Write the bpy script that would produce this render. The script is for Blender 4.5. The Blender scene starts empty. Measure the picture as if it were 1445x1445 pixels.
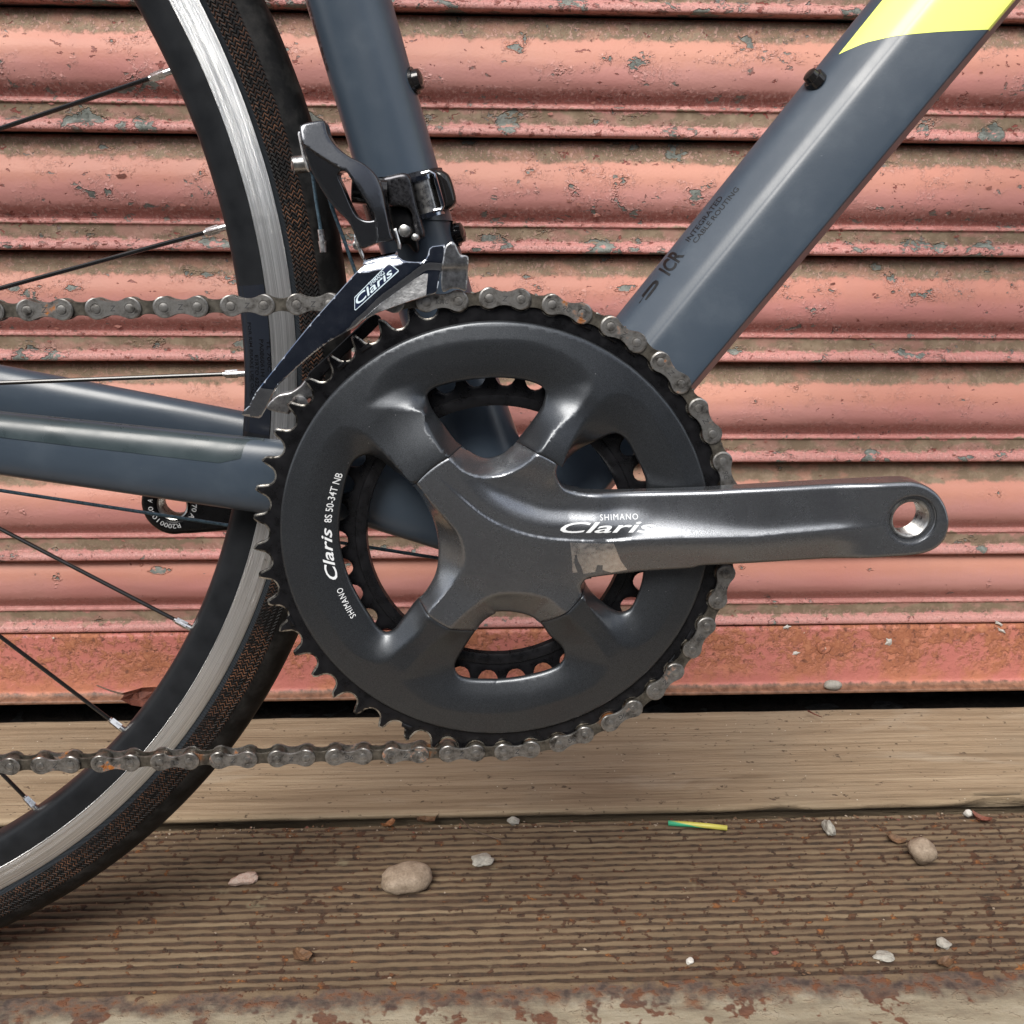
import bpy, math, random
import numpy as np
from mathutils import Matrix, Vector, noise as mnoise
from mathutils.geometry import delaunay_2d_cdt

random.seed(7)
rng = np.random.default_rng(7)
scene = bpy.context.scene
COL = scene.collection
D2R = math.pi / 180.0

# ------------------------------------------------------------------ camera
# "wall frame": x right, y down, z away from the viewer (mm), shutter face at z = 0
FPX, CPX = 1350.0, 722.5


def rot3(a, b, g=0.0):
    a, b, g = a * D2R, b * D2R, g * D2R
    ca, sa, cb, sb, cg, sg = math.cos(a), math.sin(a), math.cos(b), math.sin(b), math.cos(g), math.sin(g)
    return (np.array([[cg, -sg, 0], [sg, cg, 0], [0, 0, 1]]) @ np.array([[1, 0, 0], [0, ca, -sa], [0, sa, ca]])
            @ np.array([[cb, 0, sb], [0, 1, 0], [-sb, 0, cb]]))


RW = rot3(18.56, -2.84, 0.61)
OW = np.array([0.0, -321.6, 618.6])
CW = -RW.T @ OW                       # camera centre in the wall frame
GROUND_Y = 505.0                      # wall-frame y of the decking surface


def w2b(p):                           # wall frame mm -> blender metres
    return Vector((p[0] / 1000, p[2] / 1000, (GROUND_Y - p[1]) / 1000))


def wdir(v):
    return Vector((v[0], v[2], -v[1]))


cam_d = bpy.data.cameras.new("camera")
cam = bpy.data.objects.new("camera", cam_d)
COL.objects.link(cam)
right, up, back = wdir(RW[0]), -wdir(RW[1]), -wdir(RW[2])
M = Matrix((right, up, back)).transposed().to_4x4()
M.translation = w2b(CW)
cam.matrix_world = M
cam_d.sensor_width = 36
cam_d.lens = FPX / 1445 * 36
cam_d.clip_start = 0.01
cam_d.clip_end = 500
scene.camera = cam
scene.render.resolution_x = scene.render.resolution_y = 1024
scene.cycles.max_bounces = 6
scene.cycles.diffuse_bounces = 3
scene.cycles.glossy_bounces = 3

# ------------------------------------------------------------------ light
SUN_EL, SUN_AZ = 50, 203              # degrees; azimuth measured clockwise from +Y
world = bpy.data.worlds.new("World")
scene.world = world
world.use_nodes = True
wn, wl = world.node_tree.nodes, world.node_tree.links
bg = wn["Background"]
sky = wn.new("ShaderNodeTexSky")
sky.sky_type = 'NISHITA'
sky.sun_disc = False
sky.sun_elevation = SUN_EL * D2R
sky.sun_rotation = SUN_AZ * D2R
sky.dust_density = 2.0
wtc = wn.new("ShaderNodeTexCoord")
wno = wn.new("ShaderNodeTexNoise")
wno.inputs["Scale"].default_value = 2.6
wno.inputs["Detail"].default_value = 5
wrm = wn.new("ShaderNodeValToRGB")
wrm.color_ramp.elements[0].position = 0.36
wrm.color_ramp.elements[1].position = 0.62
wmx = wn.new("ShaderNodeMix")
wmx.data_type = 'RGBA'
wmx.inputs["B"].default_value = (9.5, 9.6, 9.8, 1)      # thin cloud over the blue sky
wl.new(wtc.outputs["Generated"], wno.inputs["Vector"])
wl.new(wno.outputs["Fac"], wrm.inputs["Fac"])
wl.new(wrm.outputs["Color"], wmx.inputs["Factor"])
wl.new(sky.outputs["Color"], wmx.inputs["A"])
wl.new(wmx.outputs["Result"], bg.inputs["Color"])
bg.inputs["Strength"].default_value = 0.1

sun_d = bpy.data.lights.new("sun", 'SUN')
sun = bpy.data.objects.new("sun", sun_d)
COL.objects.link(sun)
sun_d.energy = 2.5
sun_d.angle = 30 * D2R
sun_d.color = (1.0, 0.96, 0.9)
az, el = SUN_AZ * D2R, SUN_EL * D2R
sdir = Vector((math.sin(az) * math.cos(el), math.cos(az) * math.cos(el), math.sin(el)))
sun.rotation_euler = sdir.to_track_quat('Z', 'Y').to_euler()

vs = scene.view_settings
vs.view_transform = 'Standard'
vs.look = 'None'
vs.exposure = 0.7
vs.gamma = 1.0
vs.use_curve_mapping = False


# ------------------------------------------------------------------ helpers: coordinates
def ray(px, py):
    return RW.T @ np.array([(px - CPX) / FPX, (py - CPX) / FPX, 1.0])


def ground_at(px, py, z=0.0):
    """world point (m) where a picture direction meets the horizontal plane z (m)"""
    d = ray(px, py)
    t = (GROUND_Y - z * 1000 - CW[1]) / d[1]
    return w2b(CW + t * d)


def wall_at(px, py, y=0.0):
    d = ray(px, py)
    t = (y * 1000 - CW[2]) / d[2]
    return w2b(CW + t * d)


RB = rot3(15.23, -1.98)
OB = np.array([-6.6, 11.2, 412.2])    # chainring centre in camera space (mm)


def bl(px, py, d):
    """bicycle-plane coordinates (u right, v up, mm) at depth d behind the chainring plane"""
    r = np.array([(px - CPX) / FPX, (py - CPX) / FPX, 1.0])
    n = RB[:, 2]
    t = (n @ (OB + n * d)) / (n @ r)
    c = RB.T @ (t * r - OB)
    return np.array([c[0], -c[1]])


def crop(ox, oy, s, pts):
    return [(ox + x / s, oy + y / s) for x, y in pts]


cA = lambda p: crop(340, 400, 3.6125, p)
cB = lambda p: crop(700, 400, 3.6125, p)
cC = lambda p: crop(340, 740, 3.6125, p)
cD = lambda p: crop(700, 700, 3.6125, p)
cE = lambda p: crop(340, 120, 3.6125, p)
cF = lambda p: crop(1000, 600, 3.6125, p)
cG = lambda p: crop(0, 380, 3.6125, p)
cS = lambda p: crop(560, 580, 4.8167, p)
cT = lambda p: crop(760, 680, 4.8167, p)
c1 = lambda p: crop(400, 160, 9.031, p)
c2 = lambda p: crop(500, 220, 8.028, p)
c3 = lambda p: crop(340, 380, 6.567, p)
c4 = lambda p: crop(500, 330, 8.028, p)
cZ3 = lambda p: crop(845, 0, 2.408, p)
cJ = lambda p: crop(890, 240, 7.222, p)


def L(pts, d):
    return np.array([bl(x, y, d(x) if callable(d) else d) for x, y in pts])


# ------------------------------------------------------------------ helpers: materials
class Mat:
    def __init__(self, name):
        self.m = bpy.data.materials.new(name)
        self.m.use_nodes = True
        self.n = self.m.node_tree.nodes
        self.l = self.m.node_tree.links
        self.b = self.n["Principled BSDF"]

    def put(self, sock, v):
        if isinstance(v, bpy.types.NodeSocket):
            self.l.new(v, sock)
        elif isinstance(v, (tuple, list)) and len(v) == 3 and sock.type == 'RGBA':
            sock.default_value = (*v, 1)
        elif isinstance(v, (int, float)) and sock.type == 'RGBA':
            sock.default_value = (v, v, v, 1)
        else:
            sock.default_value = v

    def set(self, **k):
        for a, v in k.items():
            self.put(self.b.inputs[a.replace('_', ' ')], v)
        return self

    def node(self, t, out=0, **k):
        x = self.n.new(t)
        for a, v in k.items():
            self.put(x.inputs[a], v)
        return x.outputs[out]

    def pos(self):
        return self.node("ShaderNodeNewGeometry")

    def obj(self):
        return self.node("ShaderNodeTexCoord", 3)

    def uv(self):
        return self.node("ShaderNodeTexCoord", 2)

    def map(self, v, scale=(1, 1, 1), loc=(0, 0, 0), rot=(0, 0, 0)):
        x = self.n.new("ShaderNodeMapping")
        self.l.new(v, x.inputs["Vector"])
        x.inputs["Scale"].default_value = scale
        x.inputs["Location"].default_value = loc
        x.inputs["Rotation"].default_value = rot
        return x.outputs[0]

    def noise(self, v, scale, detail=4, rough=0.55, dist=0.0, out=0):
        x = self.n.new("ShaderNodeTexNoise")
        self.l.new(v, x.inputs["Vector"])
        x.inputs["Scale"].default_value = scale
        x.inputs["Detail"].default_value = detail
        x.inputs["Roughness"].default_value = rough
        x.inputs["Distortion"].default_value = dist
        return x.outputs[out]

    def vor(self, v, scale, out=0, rand=1.0):
        x = self.n.new("ShaderNodeTexVoronoi")
        self.l.new(v, x.inputs["Vector"])
        x.inputs["Scale"].default_value = scale
        x.inputs["Randomness"].default_value = rand
        return x.outputs[out]

    def ramp(self, f, stops, interp='LINEAR'):
        x = self.n.new("ShaderNodeValToRGB")
        self.put(x.inputs[0], f)
        e = x.color_ramp.elements
        x.color_ramp.interpolation = interp
        while len(e) < len(stops):
            e.new(0.5)
        for i, (p, c) in enumerate(stops):
            e[i].position = p
            if not isinstance(c, (tuple, list)):
                c = (c, c, c)
            e[i].color = (*c, 1)
        return x.outputs[0]

    def step(self, f, a, b):
        x = self.n.new("ShaderNodeMapRange")
        x.interpolation_type = 'SMOOTHSTEP'
        self.put(x.inputs[0], f)
        x.inputs[1].default_value = a
        x.inputs[2].default_value = b
        return x.outputs[0]

    def mix(self, f, a, b, mode='MIX'):
        x = self.n.new("ShaderNodeMix")
        x.data_type = 'RGBA'
        x.blend_type = mode
        self.put(x.inputs[0], f)
        self.put(x.inputs[6], a)
        self.put(x.inputs[7], b)
        return x.outputs[2]

    def math(self, op, a, b=0.0, c=None):
        x = self.n.new("ShaderNodeMath")
        x.operation = op
        self.put(x.inputs[0], a)
        self.put(x.inputs[1], b)
        if c is not None:
            self.put(x.inputs[2], c)
        return x.outputs[0]

    def sep(self, v):
        x = self.n.new("ShaderNodeSeparateXYZ")
        self.l.new(v, x.inputs[0])
        return x.outputs

    def bump(self, h, dist, strength=1.0, normal=None):
        x = self.n.new("ShaderNodeBump")
        self.put(x.inputs["Height"], h)
        x.inputs["Distance"].default_value = dist
        x.inputs["Strength"].default_value = strength
        if normal is not None:
            self.l.new(normal, x.inputs["Normal"])
        self.l.new(x.outputs[0], self.b.inputs["Normal"])
        return x.outputs[0]


MT = {}


def simple(name, col, rough=0.5, metal=0.0, nscale=0, namt=0.0, bump=0.0, **k):
    m = Mat(name)
    m.set(Base_Color=col, Roughness=rough, Metallic=metal, **k)
    if nscale:
        p = m.pos()
        f = m.noise(p, nscale, 5, 0.6)
        lo = tuple(c * (1 - namt) for c in col)
        hi = tuple(min(1, c * (1 + namt)) for c in col)
        m.set(Base_Color=m.ramp(f, [(0.3, lo), (0.7, hi)]))
        m.set(Roughness=m.ramp(f, [(0.3, max(0.02, rough - 0.08)), (0.7, min(1, rough + 0.08))]))
        if bump:
            m.bump(f, bump)
    MT[name] = m.m
    return m


def build_materials():
    # --- bicycle
    m = Mat("frame_paint")
    p = m.pos()
    f = m.noise(p, 900, 2)
    dust = m.noise(p, 45, 6, 0.65)
    col = m.mix(m.step(dust, 0.45, 0.8), (0.04, 0.056, 0.077), (0.052, 0.07, 0.092))
    scratch = m.step(m.noise(m.map(p, (1, 1, 3), rot=(0, 0.6, 0)), 120, 3), 0.76, 0.8)
    col = m.mix(scratch, col, (0.2, 0.22, 0.25))
    m.set(Base_Color=col, Roughness=m.ramp(dust, [(0.3, 0.3), (0.75, 0.42)]), Coat_Weight=0.2, Coat_Roughness=0.25)
    m.bump(f, 0.00002)
    MT["frame_paint"] = m.m

    m = Mat("crank_paint")
    p = m.pos()
    fl = m.noise(p, 3200, 2, 0.6)
    dirt = m.noise(p, 60, 5, 0.6)
    col = m.mix(m.step(fl, 0.35, 0.7), (0.14, 0.146, 0.156), (0.25, 0.262, 0.28))
    col = m.mix(m.math('MULTIPLY', m.step(dirt, 0.6, 0.85), 0.25), col, (0.16, 0.16, 0.155))
    m.set(Base_Color=col, Metallic=0.85, Roughness=m.ramp(dirt, [(0.3, 0.23), (0.8, 0.33)]), Coat_Weight=0.5, Coat_Roughness=0.1)
    m.bump(fl, 0.000025)
    MT["crank_paint"] = m.m

    m = Mat("ring_paint")
    p = m.pos()
    fl = m.noise(p, 3400, 2, 0.6)
    dirt = m.noise(p, 50, 5, 0.6)
    col = m.mix(m.step(fl, 0.3, 0.75), (0.038, 0.042, 0.047), (0.08, 0.086, 0.094))
    sp = m.step(m.vor(p, 260), 0.06, 0.02)
    col = m.mix(m.math('MULTIPLY', sp, m.step(dirt, 0.55, 0.6)), col, (0.4, 0.4, 0.4))
    m.set(Base_Color=col, Metallic=0.75, Roughness=m.ramp(dirt, [(0.3, 0.28), (0.8, 0.38)]), Coat_Weight=0.3, Coat_Roughness=0.16)
    m.bump(fl, 0.00004)
    MT["ring_paint"] = m.m

    m = Mat("tooth_steel")
    nz = m.noise(m.pos(), 260, 4)
    m.set(Base_Color=m.ramp(nz, [(0.38, (0.03, 0.028, 0.025)), (0.5, (0.3, 0.28, 0.25)), (0.66, (0.58, 0.56, 0.51))]), Metallic=0.9, Roughness=0.25)
    MT["tooth_steel"] = m.m

    simple("black_metal", (0.006, 0.006, 0.007), 0.3, 0.0, 200, 0.5, 0.00003, Specular_IOR_Level=0.3)
    simple("black_gloss", (0.012, 0.011, 0.011), 0.12)
    simple("black_rubber", (0.012, 0.012, 0.012), 0.6, 0.0, 400, 0.4, 0.00005)
    simple("lever_grey", (0.075, 0.078, 0.085), 0.17, 0.85, 2500, 0.15)
    simple("band_grey", (0.05, 0.05, 0.055), 0.3, 0.8, 800, 0.4, 0.00003)
    simple("steel", (0.45, 0.44, 0.42), 0.3, 1.0, 350, 0.35, 0.00003)
    simple("bare_alloy", (0.75, 0.74, 0.73), 0.3, 1.0, 500, 0.2, 0.00002)
    simple("cable_steel", (0.12, 0.19, 0.24), 0.35, 0.85, 900, 0.4, 0.00004)
    simple("white_print", (0.75, 0.77, 0.78), 0.45)
    simple("silver_print", (0.55, 0.66, 0.72), 0.4)
    simple("black_print", (0.006, 0.006, 0.007), 0.35)
    simple("rim_print", (0.003, 0.003, 0.004), 0.25)
    simple("sticker_navy", (0.01, 0.016, 0.04), 0.18)
    simple("protector_film", (0.035, 0.05, 0.056), 0.3, 0.0, 60, 0.15)
    simple("dark_print", (0.05, 0.05, 0.05), 0.5)

    m = Mat("chrome")
    p = m.pos()
    nz = m.noise(p, 160, 5, 0.7)
    m.set(Base_Color=m.ramp(nz, [(0.3, (0.3, 0.32, 0.36)), (0.7, (0.45, 0.47, 0.5))]), Metallic=1.0,
          Roughness=m.ramp(nz, [(0.35, 0.05), (0.8, 0.14)]))
    MT["chrome"] = m.m
    m = Mat("stamped_steel")
    p = m.pos()
    nz = m.noise(p, 450, 5, 0.7)
    m.set(Base_Color=m.ramp(nz, [(0.3, (0.2, 0.2, 0.2)), (0.7, (0.55, 0.55, 0.55))]), Metallic=1.0, Roughness=0.32)
    m.bump(nz, 0.00012)
    MT["stamped_steel"] = m.m

    m = Mat("fluorescent_paint")
    m.set(Base_Color=(0.92, 1.0, 0.2), Roughness=0.4, Coat_Weight=0.3, Coat_Roughness=0.3)
    MT["fluorescent_paint"] = m.m

    # chain steel with grime and rust
    m = Mat("chain_steel")
    p = m.pos()
    a = m.noise(p, 260, 6, 0.65)
    b = m.noise(p, 75, 4, 0.6)
    c = m.noise(p, 700, 3, 0.6)
    col = m.ramp(a, [(0.3, (0.035, 0.031, 0.027)), (0.47, (0.26, 0.25, 0.235)), (0.74, (0.5, 0.49, 0.47))])
    rust = m.math('MULTIPLY', m.step(b, 0.6, 0.68), m.step(a, 0.44, 0.56))
    col = m.mix(rust, col, m.ramp(c, [(0.3, (0.16, 0.05, 0.012)), (0.7, (0.42, 0.15, 0.03))]))
    m.set(Base_Color=col, Metallic=m.math('SUBTRACT', 0.92, m.math('MULTIPLY', rust, 0.9)),
          Roughness=m.ramp(a, [(0.3, 0.5), (0.7, 0.34)]))
    m.bump(c, 0.00006)
    MT["chain_steel"] = m.m
    m = Mat("chain_dark")
    p = m.pos()
    a = m.noise(p, 220, 5, 0.65)
    b = m.noise(p, 60, 4, 0.6)
    col = m.ramp(a, [(0.3, (0.03, 0.026, 0.022)), (0.7, (0.22, 0.2, 0.165))])
    rust = m.step(b, 0.6, 0.7)
    col = m.mix(rust, col, (0.16, 0.06, 0.018))
    m.set(Base_Color=col, Metallic=m.math('SUBTRACT', 0.8, m.math('MULTIPLY', rust, 0.7)), Roughness=0.42)
    m.bump(a, 0.00008)
    MT["chain_dark"] = m.m

    # tyre: UV = (mm around, mm across)
    m = Mat("tyre_sidewall")
    s = m.sep(m.uv())
    p = m.pos()
    nz = m.noise(p, 180, 4, 0.6)
    w = m.math('MULTIPLY', m.math('SUBTRACT', nz, 0.5), 1.3)
    uu = m.math('ADD', s[0], w)
    k = 2 * math.pi / 1.9
    zig = m.math('ABSOLUTE', m.math('SUBTRACT', m.math('FRACT', m.math('DIVIDE', s[1], 2.6)), 0.5))
    weave = m.math('SINE', m.math('MULTIPLY', m.math('ADD', uu, m.math('MULTIPLY', zig, 3.2)), k))
    thread = m.math('MULTIPLY', m.step(weave, 0.25, 0.65), m.step(m.noise(p, 420, 2, 0.6), 0.38, 0.6))
    wear = m.noise(m.map(p, (1, 1, 1)), 38, 4, 0.6)
    brown = m.ramp(wear, [(0.35, (0.008, 0.006, 0.0055)), (0.5, (0.07, 0.032, 0.018)), (0.74, (0.19, 0.085, 0.044))])
    col = m.mix(thread, (0.004, 0.0038, 0.0038), brown)
    fine = m.math('SINE', m.math('MULTIPLY', m.math('ADD', s[0], m.math('MULTIPLY', s[1], 1.4)), 2 * math.pi / 1.1))
    bead = m.step(s[1], 3.6, 3.0)
    col = m.mix(bead, col, m.mix(m.step(fine, 0.1, 0.7), (0.008, 0.009, 0.011), (0.045, 0.055, 0.066)))
    tread = m.step(s[1], 13.2, 14.2)
    dust = m.noise(p, 70, 6, 0.7)
    col = m.mix(tread, col, m.ramp(dust, [(0.45, (0.005, 0.005, 0.005)), (0.85, (0.04, 0.038, 0.036))]))
    hgt = m.mix(tread, m.mix(bead, weave, fine), nz)
    m.set(Base_Color=col, Roughness=m.ramp(dust, [(0.3, 0.42), (0.7, 0.65)]), Specular_IOR_Level=0.16)
    m.bump(hgt, 0.00022)
    MT["tyre"] = m.m

    m = Mat("rim_black")
    p = m.pos()
    nz = m.noise(p, 90, 5, 0.6)
    m.set(Base_Color=m.ramp(nz, [(0.3, (0.008, 0.009, 0.0105)), (0.75, (0.014, 0.0155, 0.018))]), Roughness=m.ramp(nz, [(0.3, 0.36), (0.7, 0.46)]), Specular_IOR_Level=0.22)
    MT["rim_black"] = m.m

    # machined brake track: UV = (mm around, mm across)
    m = Mat("brake_track")
    s = m.uv()
    lines = m.noise(m.map(s, (0.0015, 2.3, 1)), 1.0, 5, 0.7)
    fine = m.noise(m.map(s, (0.004, 7.0, 1)), 1.0, 3, 0.6)
    col = m.ramp(lines, [(0.3, (0.1, 0.1, 0.1)), (0.43, (0.6, 0.6, 0.59)), (0.6, (0.88, 0.88, 0.87))])
    gr = m.step(m.noise(m.pos(), 220, 4), 0.7, 0.78)
    col = m.mix(m.math('MULTIPLY', gr, 0.6), col, (0.12, 0.11, 0.1))
    m.set(Base_Color=col, Metallic=0.95, Roughness=0.3)
    m.bump(m.math('ADD', lines, m.math('MULTIPLY', fine, 0.4)), 0.0004)
    MT["brake_track"] = m.m

    # --- shutter: UV.y = 0 at the slat's top to 1 at its bottom lip
    m = Mat("shutter_paint")
    p = m.pos()
    s = m.sep(m.uv())
    zz = m.sep(p)[2]
    upper = m.step(zz, 0.08, 0.46)                        # the upper slats have weathered most
    big = m.noise(p, 5, 2, 0.6)
    streak = m.noise(m.map(p, (26, 14, 3)), 1.0, 3, 0.6)
    wob = m.math('MULTIPLY', m.math('SUBTRACT', m.noise(p, 24, 2, 0.6), 0.5), 0.09)
    wob2 = m.math('MULTIPLY', m.math('SUBTRACT', m.noise(p, 170, 2, 0.7), 0.5), 0.11)
    vv = m.math('ADD', m.math('ADD', s[1], wob), wob2)
    rose = m.mix(m.step(big, 0.35, 0.65), (0.5, 0.215, 0.195), (0.53, 0.26, 0.23))
    peach = m.mix(m.step(big, 0.35, 0.65), (0.5, 0.215, 0.16), (0.54, 0.255, 0.185))
    col = m.mix(m.step(vv, 0.30, 0.50), peach, rose)
    col = m.mix(m.math('MULTIPLY', m.step(streak, 0.5, 0.75), 0.3), col, (0.4, 0.2, 0.165))
    # darker red on the lower bulge: down-facing shade put into the colour, plus flaking
    low = m.math('MULTIPLY', m.step(vv, 0.57, 0.64), m.step(vv, 0.75, 0.72))
    low = m.math('MULTIPLY', low, m.math('ADD', m.math('MULTIPLY', upper, 0.5), 0.5))
    col = m.mix(m.math('MULTIPLY', low, 0.85), col, (0.36, 0.135, 0.115))
    # settled dust and grime on the upper slope and the flat
    d1 = m.step(vv, 0.215, 0.175)
    d2 = m.math('MULTIPLY', m.step(vv, 0.752, 0.77), m.step(vv, 0.895, 0.872))
    dst = m.math('MAXIMUM', d1, d2)
    dn = m.noise(p, 90, 3, 0.65)
    dcol = m.mix(m.step(dn, 0.4, 0.7), (0.2, 0.15, 0.1), (0.29, 0.225, 0.155))
    patch = m.step(m.noise(m.map(p, (1, 1, 2)), 34, 3, 0.62), 0.40, 0.52)
    dstm = m.math('MULTIPLY', dst, m.math('ADD', m.math('MULTIPLY', patch, 0.4), 0.58))
    col = m.mix(dstm, col, dcol)
    # chips down to grey metal
    q = m.map(p, (0.8, 1, 1.2))
    n1 = m.noise(q, 50, 4, 0.58, 0.25)
    n2 = m.noise(q, 170, 3, 0.65, 0.3)
    dens = m.math('MULTIPLY', upper, 0.06)
    lip = m.step(vv, 0.80, 0.9)
    t1 = m.math('ADD', m.math('ADD', n1, dens), m.math('MULTIPLY', lip, 0.07))
    t2 = m.math('ADD', m.math('ADD', n2, m.math('MULTIPLY', dens, 1.1)), m.math('MULTIPLY', m.math('MAXIMUM', low, lip), 0.06))
    chip = m.math('MULTIPLY', m.step(t1, 0.70, 0.712), m.step(n2, 0.38, 0.44))
    small = m.step(t2, 0.72, 0.735)
    chipc = m.ramp(dn, [(0.3, (0.09, 0.095, 0.085)), (0.55, (0.185, 0.2, 0.18)), (0.8, (0.27, 0.275, 0.25))])
    # fine lifted flakes
    flake = m.noise(p, 430, 3, 0.72)
    fz = m.math('MAXIMUM', m.math('MULTIPLY', low, 1.0), m.math('MULTIPLY', lip, 0.7))
    fz = m.math('MAXIMUM', fz, m.math('MULTIPLY', m.math('MULTIPLY', upper, d1), 0.8))
    fz = m.math('MAXIMUM', fz, m.math('MULTIPLY', upper, m.math('MULTIPLY', m.step(n1, 0.5, 0.6), 0.8)))
    fl = m.math('MULTIPLY', m.step(flake, 0.54, 0.57), fz)
    col = m.mix(m.math('MULTIPLY', fl, 0.55), col, (0.62, 0.36, 0.32))
    fd_ = m.math('MULTIPLY', m.step(flake, 0.44, 0.40), fz)
    col = m.mix(m.math('MULTIPLY', fd_, 0.5), col, (0.2, 0.085, 0.065))
    col = m.mix(small, col, m.mix(m.step(n1, 0.45, 0.55), (0.24, 0.075, 0.06), (0.2, 0.185, 0.165)))
    col = m.mix(chip, col, chipc)
    hp = m.math('SUBTRACT', 1.0, m.math('MAXIMUM', m.step(t1, 0.690, 0.712), m.math('MULTIPLY', m.step(t2, 0.70, 0.735), 0.8)))
    curl = m.math('MULTIPLY', m.step(t1, 0.665, 0.69), m.step(t1, 0.71, 0.69))
    h = m.math('ADD', m.math('ADD', hp, m.math('MULTIPLY', curl, 0.7)), m.math('MULTIPLY', fl, 0.8))
    h = m.math('ADD', h, m.math('MULTIPLY', flake, 0.25))
    m.set(Base_Color=col, Roughness=m.mix(dstm, 0.5, 0.9), Specular_IOR_Level=0.35)
    m.bump(h, 0.0008)
    MT["shutter_paint"] = m.m

    m = Mat("shutter_rail")
    p = m.pos()
    a = m.noise(p, 26, 6, 0.66)
    b = m.noise(p, 150, 5, 0.7)
    zz = m.sep(p)[2]
    up_ = m.step(m.math('ADD', zz, m.math('MULTIPLY', a, 0.03)), 0.035, 0.062)
    col = m.mix(m.step(a, 0.4, 0.6), (0.5, 0.17, 0.14), (0.52, 0.2, 0.12))
    rust = m.math('MULTIPLY', m.step(m.math('ADD', m.math('MULTIPLY', a, 0.35), m.math('MULTIPLY', b, 0.65)), 0.45, 0.55), m.math('ADD', m.math('MULTIPLY', up_, 0.8), 0.12))
    col = m.mix(rust, col, m.ramp(b, [(0.36, (0.16, 0.055, 0.03)), (0.55, (0.36, 0.13, 0.065)), (0.72, (0.5, 0.22, 0.12))]))
    dk = m.step(m.noise(p, 190, 3, 0.6), 0.57, 0.66)
    col = m.mix(m.math('MULTIPLY', dk, m.math('ADD', m.math('MULTIPLY', up_, 0.6), 0.12)), col, (0.12, 0.045, 0.03))
    wh = m.step(m.noise(m.map(p, (1, 1, 1), (3, 1, 2)), 100, 3, 0.5), 0.76, 0.775)
    col = m.mix(wh, col, (0.6, 0.56, 0.48))
    edge = m.step(m.math('ADD', zz, m.math('MULTIPLY', b, 0.006)), 0.0245, 0.0225)
    col = m.mix(edge, col, m.ramp(b, [(0.3, (0.07, 0.035, 0.02)), (0.7, (0.3, 0.15, 0.09))]))
    m.set(Base_Color=col, Roughness=m.mix(rust, 0.5, 0.9))
    m.bump(m.math('ADD', b, m.math('MULTIPLY', rust, 0.5)), 0.0007)
    MT["shutter_rail"] = m.m

    # --- timber
    m = Mat("plank_wood")
    p = m.pos()
    g = m.noise(m.map(p, (6, 210, 120)), 1.0, 4, 0.65, 0.5)
    g2 = m.noise(m.map(p, (5, 26, 26)), 1.0, 4, 0.6, 0.8)
    st = m.noise(p, 7, 5, 0.6)
    col = m.ramp(g, [(0.28, (0.165, 0.115, 0.068)), (0.5, (0.27, 0.2, 0.125)), (0.72, (0.35, 0.272, 0.18))])
    col = m.mix(m.math('MULTIPLY', m.step(st, 0.5, 0.7), 0.4), col, (0.22, 0.18, 0.125))
    col = m.mix(m.math('MULTIPLY', m.step(g2, 0.56, 0.7), 0.45), col, (0.38, 0.32, 0.235))
    fib = m.noise(m.map(p, (14, 620, 300)), 1.0, 3, 0.7, 0.3)
    col = m.mix(m.math('MULTIPLY', m.step(fib, 0.56, 0.68), 0.55), col, (0.13, 0.092, 0.056))
    spk = m.step(m.noise(m.map(p, (0.7, 1, 1)), 230, 3, 0.65), 0.655, 0.70)
    col = m.mix(m.math('MULTIPLY', spk, 0.85), col, (0.07, 0.045, 0.028))
    wsp = m.step(m.vor(p, 120), 0.07, 0.03)
    col = m.mix(m.math('MULTIPLY', wsp, m.step(st, 0.48, 0.52)), col, (0.6, 0.55, 0.45))
    m.set(Base_Color=col, Roughness=0.85)
    m.bump(m.math('SUBTRACT', m.math('ADD', fib, m.math('MULTIPLY', m.noise(p, 420, 4, 0.7), 0.5)), m.math('MULTIPLY', spk, 0.6)), 0.0009)
    MT["plank_wood"] = m.m

    m = Mat("deck_wood")                # UV.y = 1 on the ridges, 0 in the grooves
    p = m.pos()
    rv = m.sep(m.uv())[1]
    g = m.noise(m.map(p, (8, 120, 60)), 1.0, 5, 0.65, 0.4)
    b = m.noise(p, 120, 5, 0.65)
    big = m.noise(p, 9, 4, 0.6)
    col = m.ramp(g, [(0.25, (0.075, 0.047, 0.026)), (0.55, (0.145, 0.1, 0.057)), (0.8, (0.225, 0.168, 0.102))])
    col = m.mix(m.math('MULTIPLY', m.step(big, 0.4, 0.7), 0.4), col, (0.09, 0.056, 0.034))
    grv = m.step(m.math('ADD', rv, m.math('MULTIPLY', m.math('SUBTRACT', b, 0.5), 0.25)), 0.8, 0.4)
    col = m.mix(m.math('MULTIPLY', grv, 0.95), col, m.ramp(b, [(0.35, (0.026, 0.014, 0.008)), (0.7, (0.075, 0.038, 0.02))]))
    rs = m.noise(m.map(p, (0.7, 1, 1)), 190, 3, 0.6)
    rust = m.step(m.math('ADD', rs, m.math('MULTIPLY', m.math('SUBTRACT', big, 0.5), 0.32)), 0.585, 0.63)
    rcol = m.ramp(b, [(0.38, (0.02, 0.008, 0.0035)), (0.55, (0.062, 0.02, 0.006)), (0.68, (0.24, 0.085, 0.018))])
    col = m.mix(m.math('MULTIPLY', rust, 0.85), col, rcol)
    grn = m.step(m.noise(p, 30, 4, 0.6), 0.66, 0.72)
    col = m.mix(m.math('MULTIPLY', grn, 0.35), col, (0.27, 0.24, 0.15))
    yy = m.sep(p)[1]
    yb = m.math('ADD', yy, m.math('MULTIPLY', m.math('SUBTRACT', m.noise(p, 60, 4, 0.65), 0.5), 0.03))
    edge = m.math('MULTIPLY', m.step(yb, -0.288, -0.294), 0.85)
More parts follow.
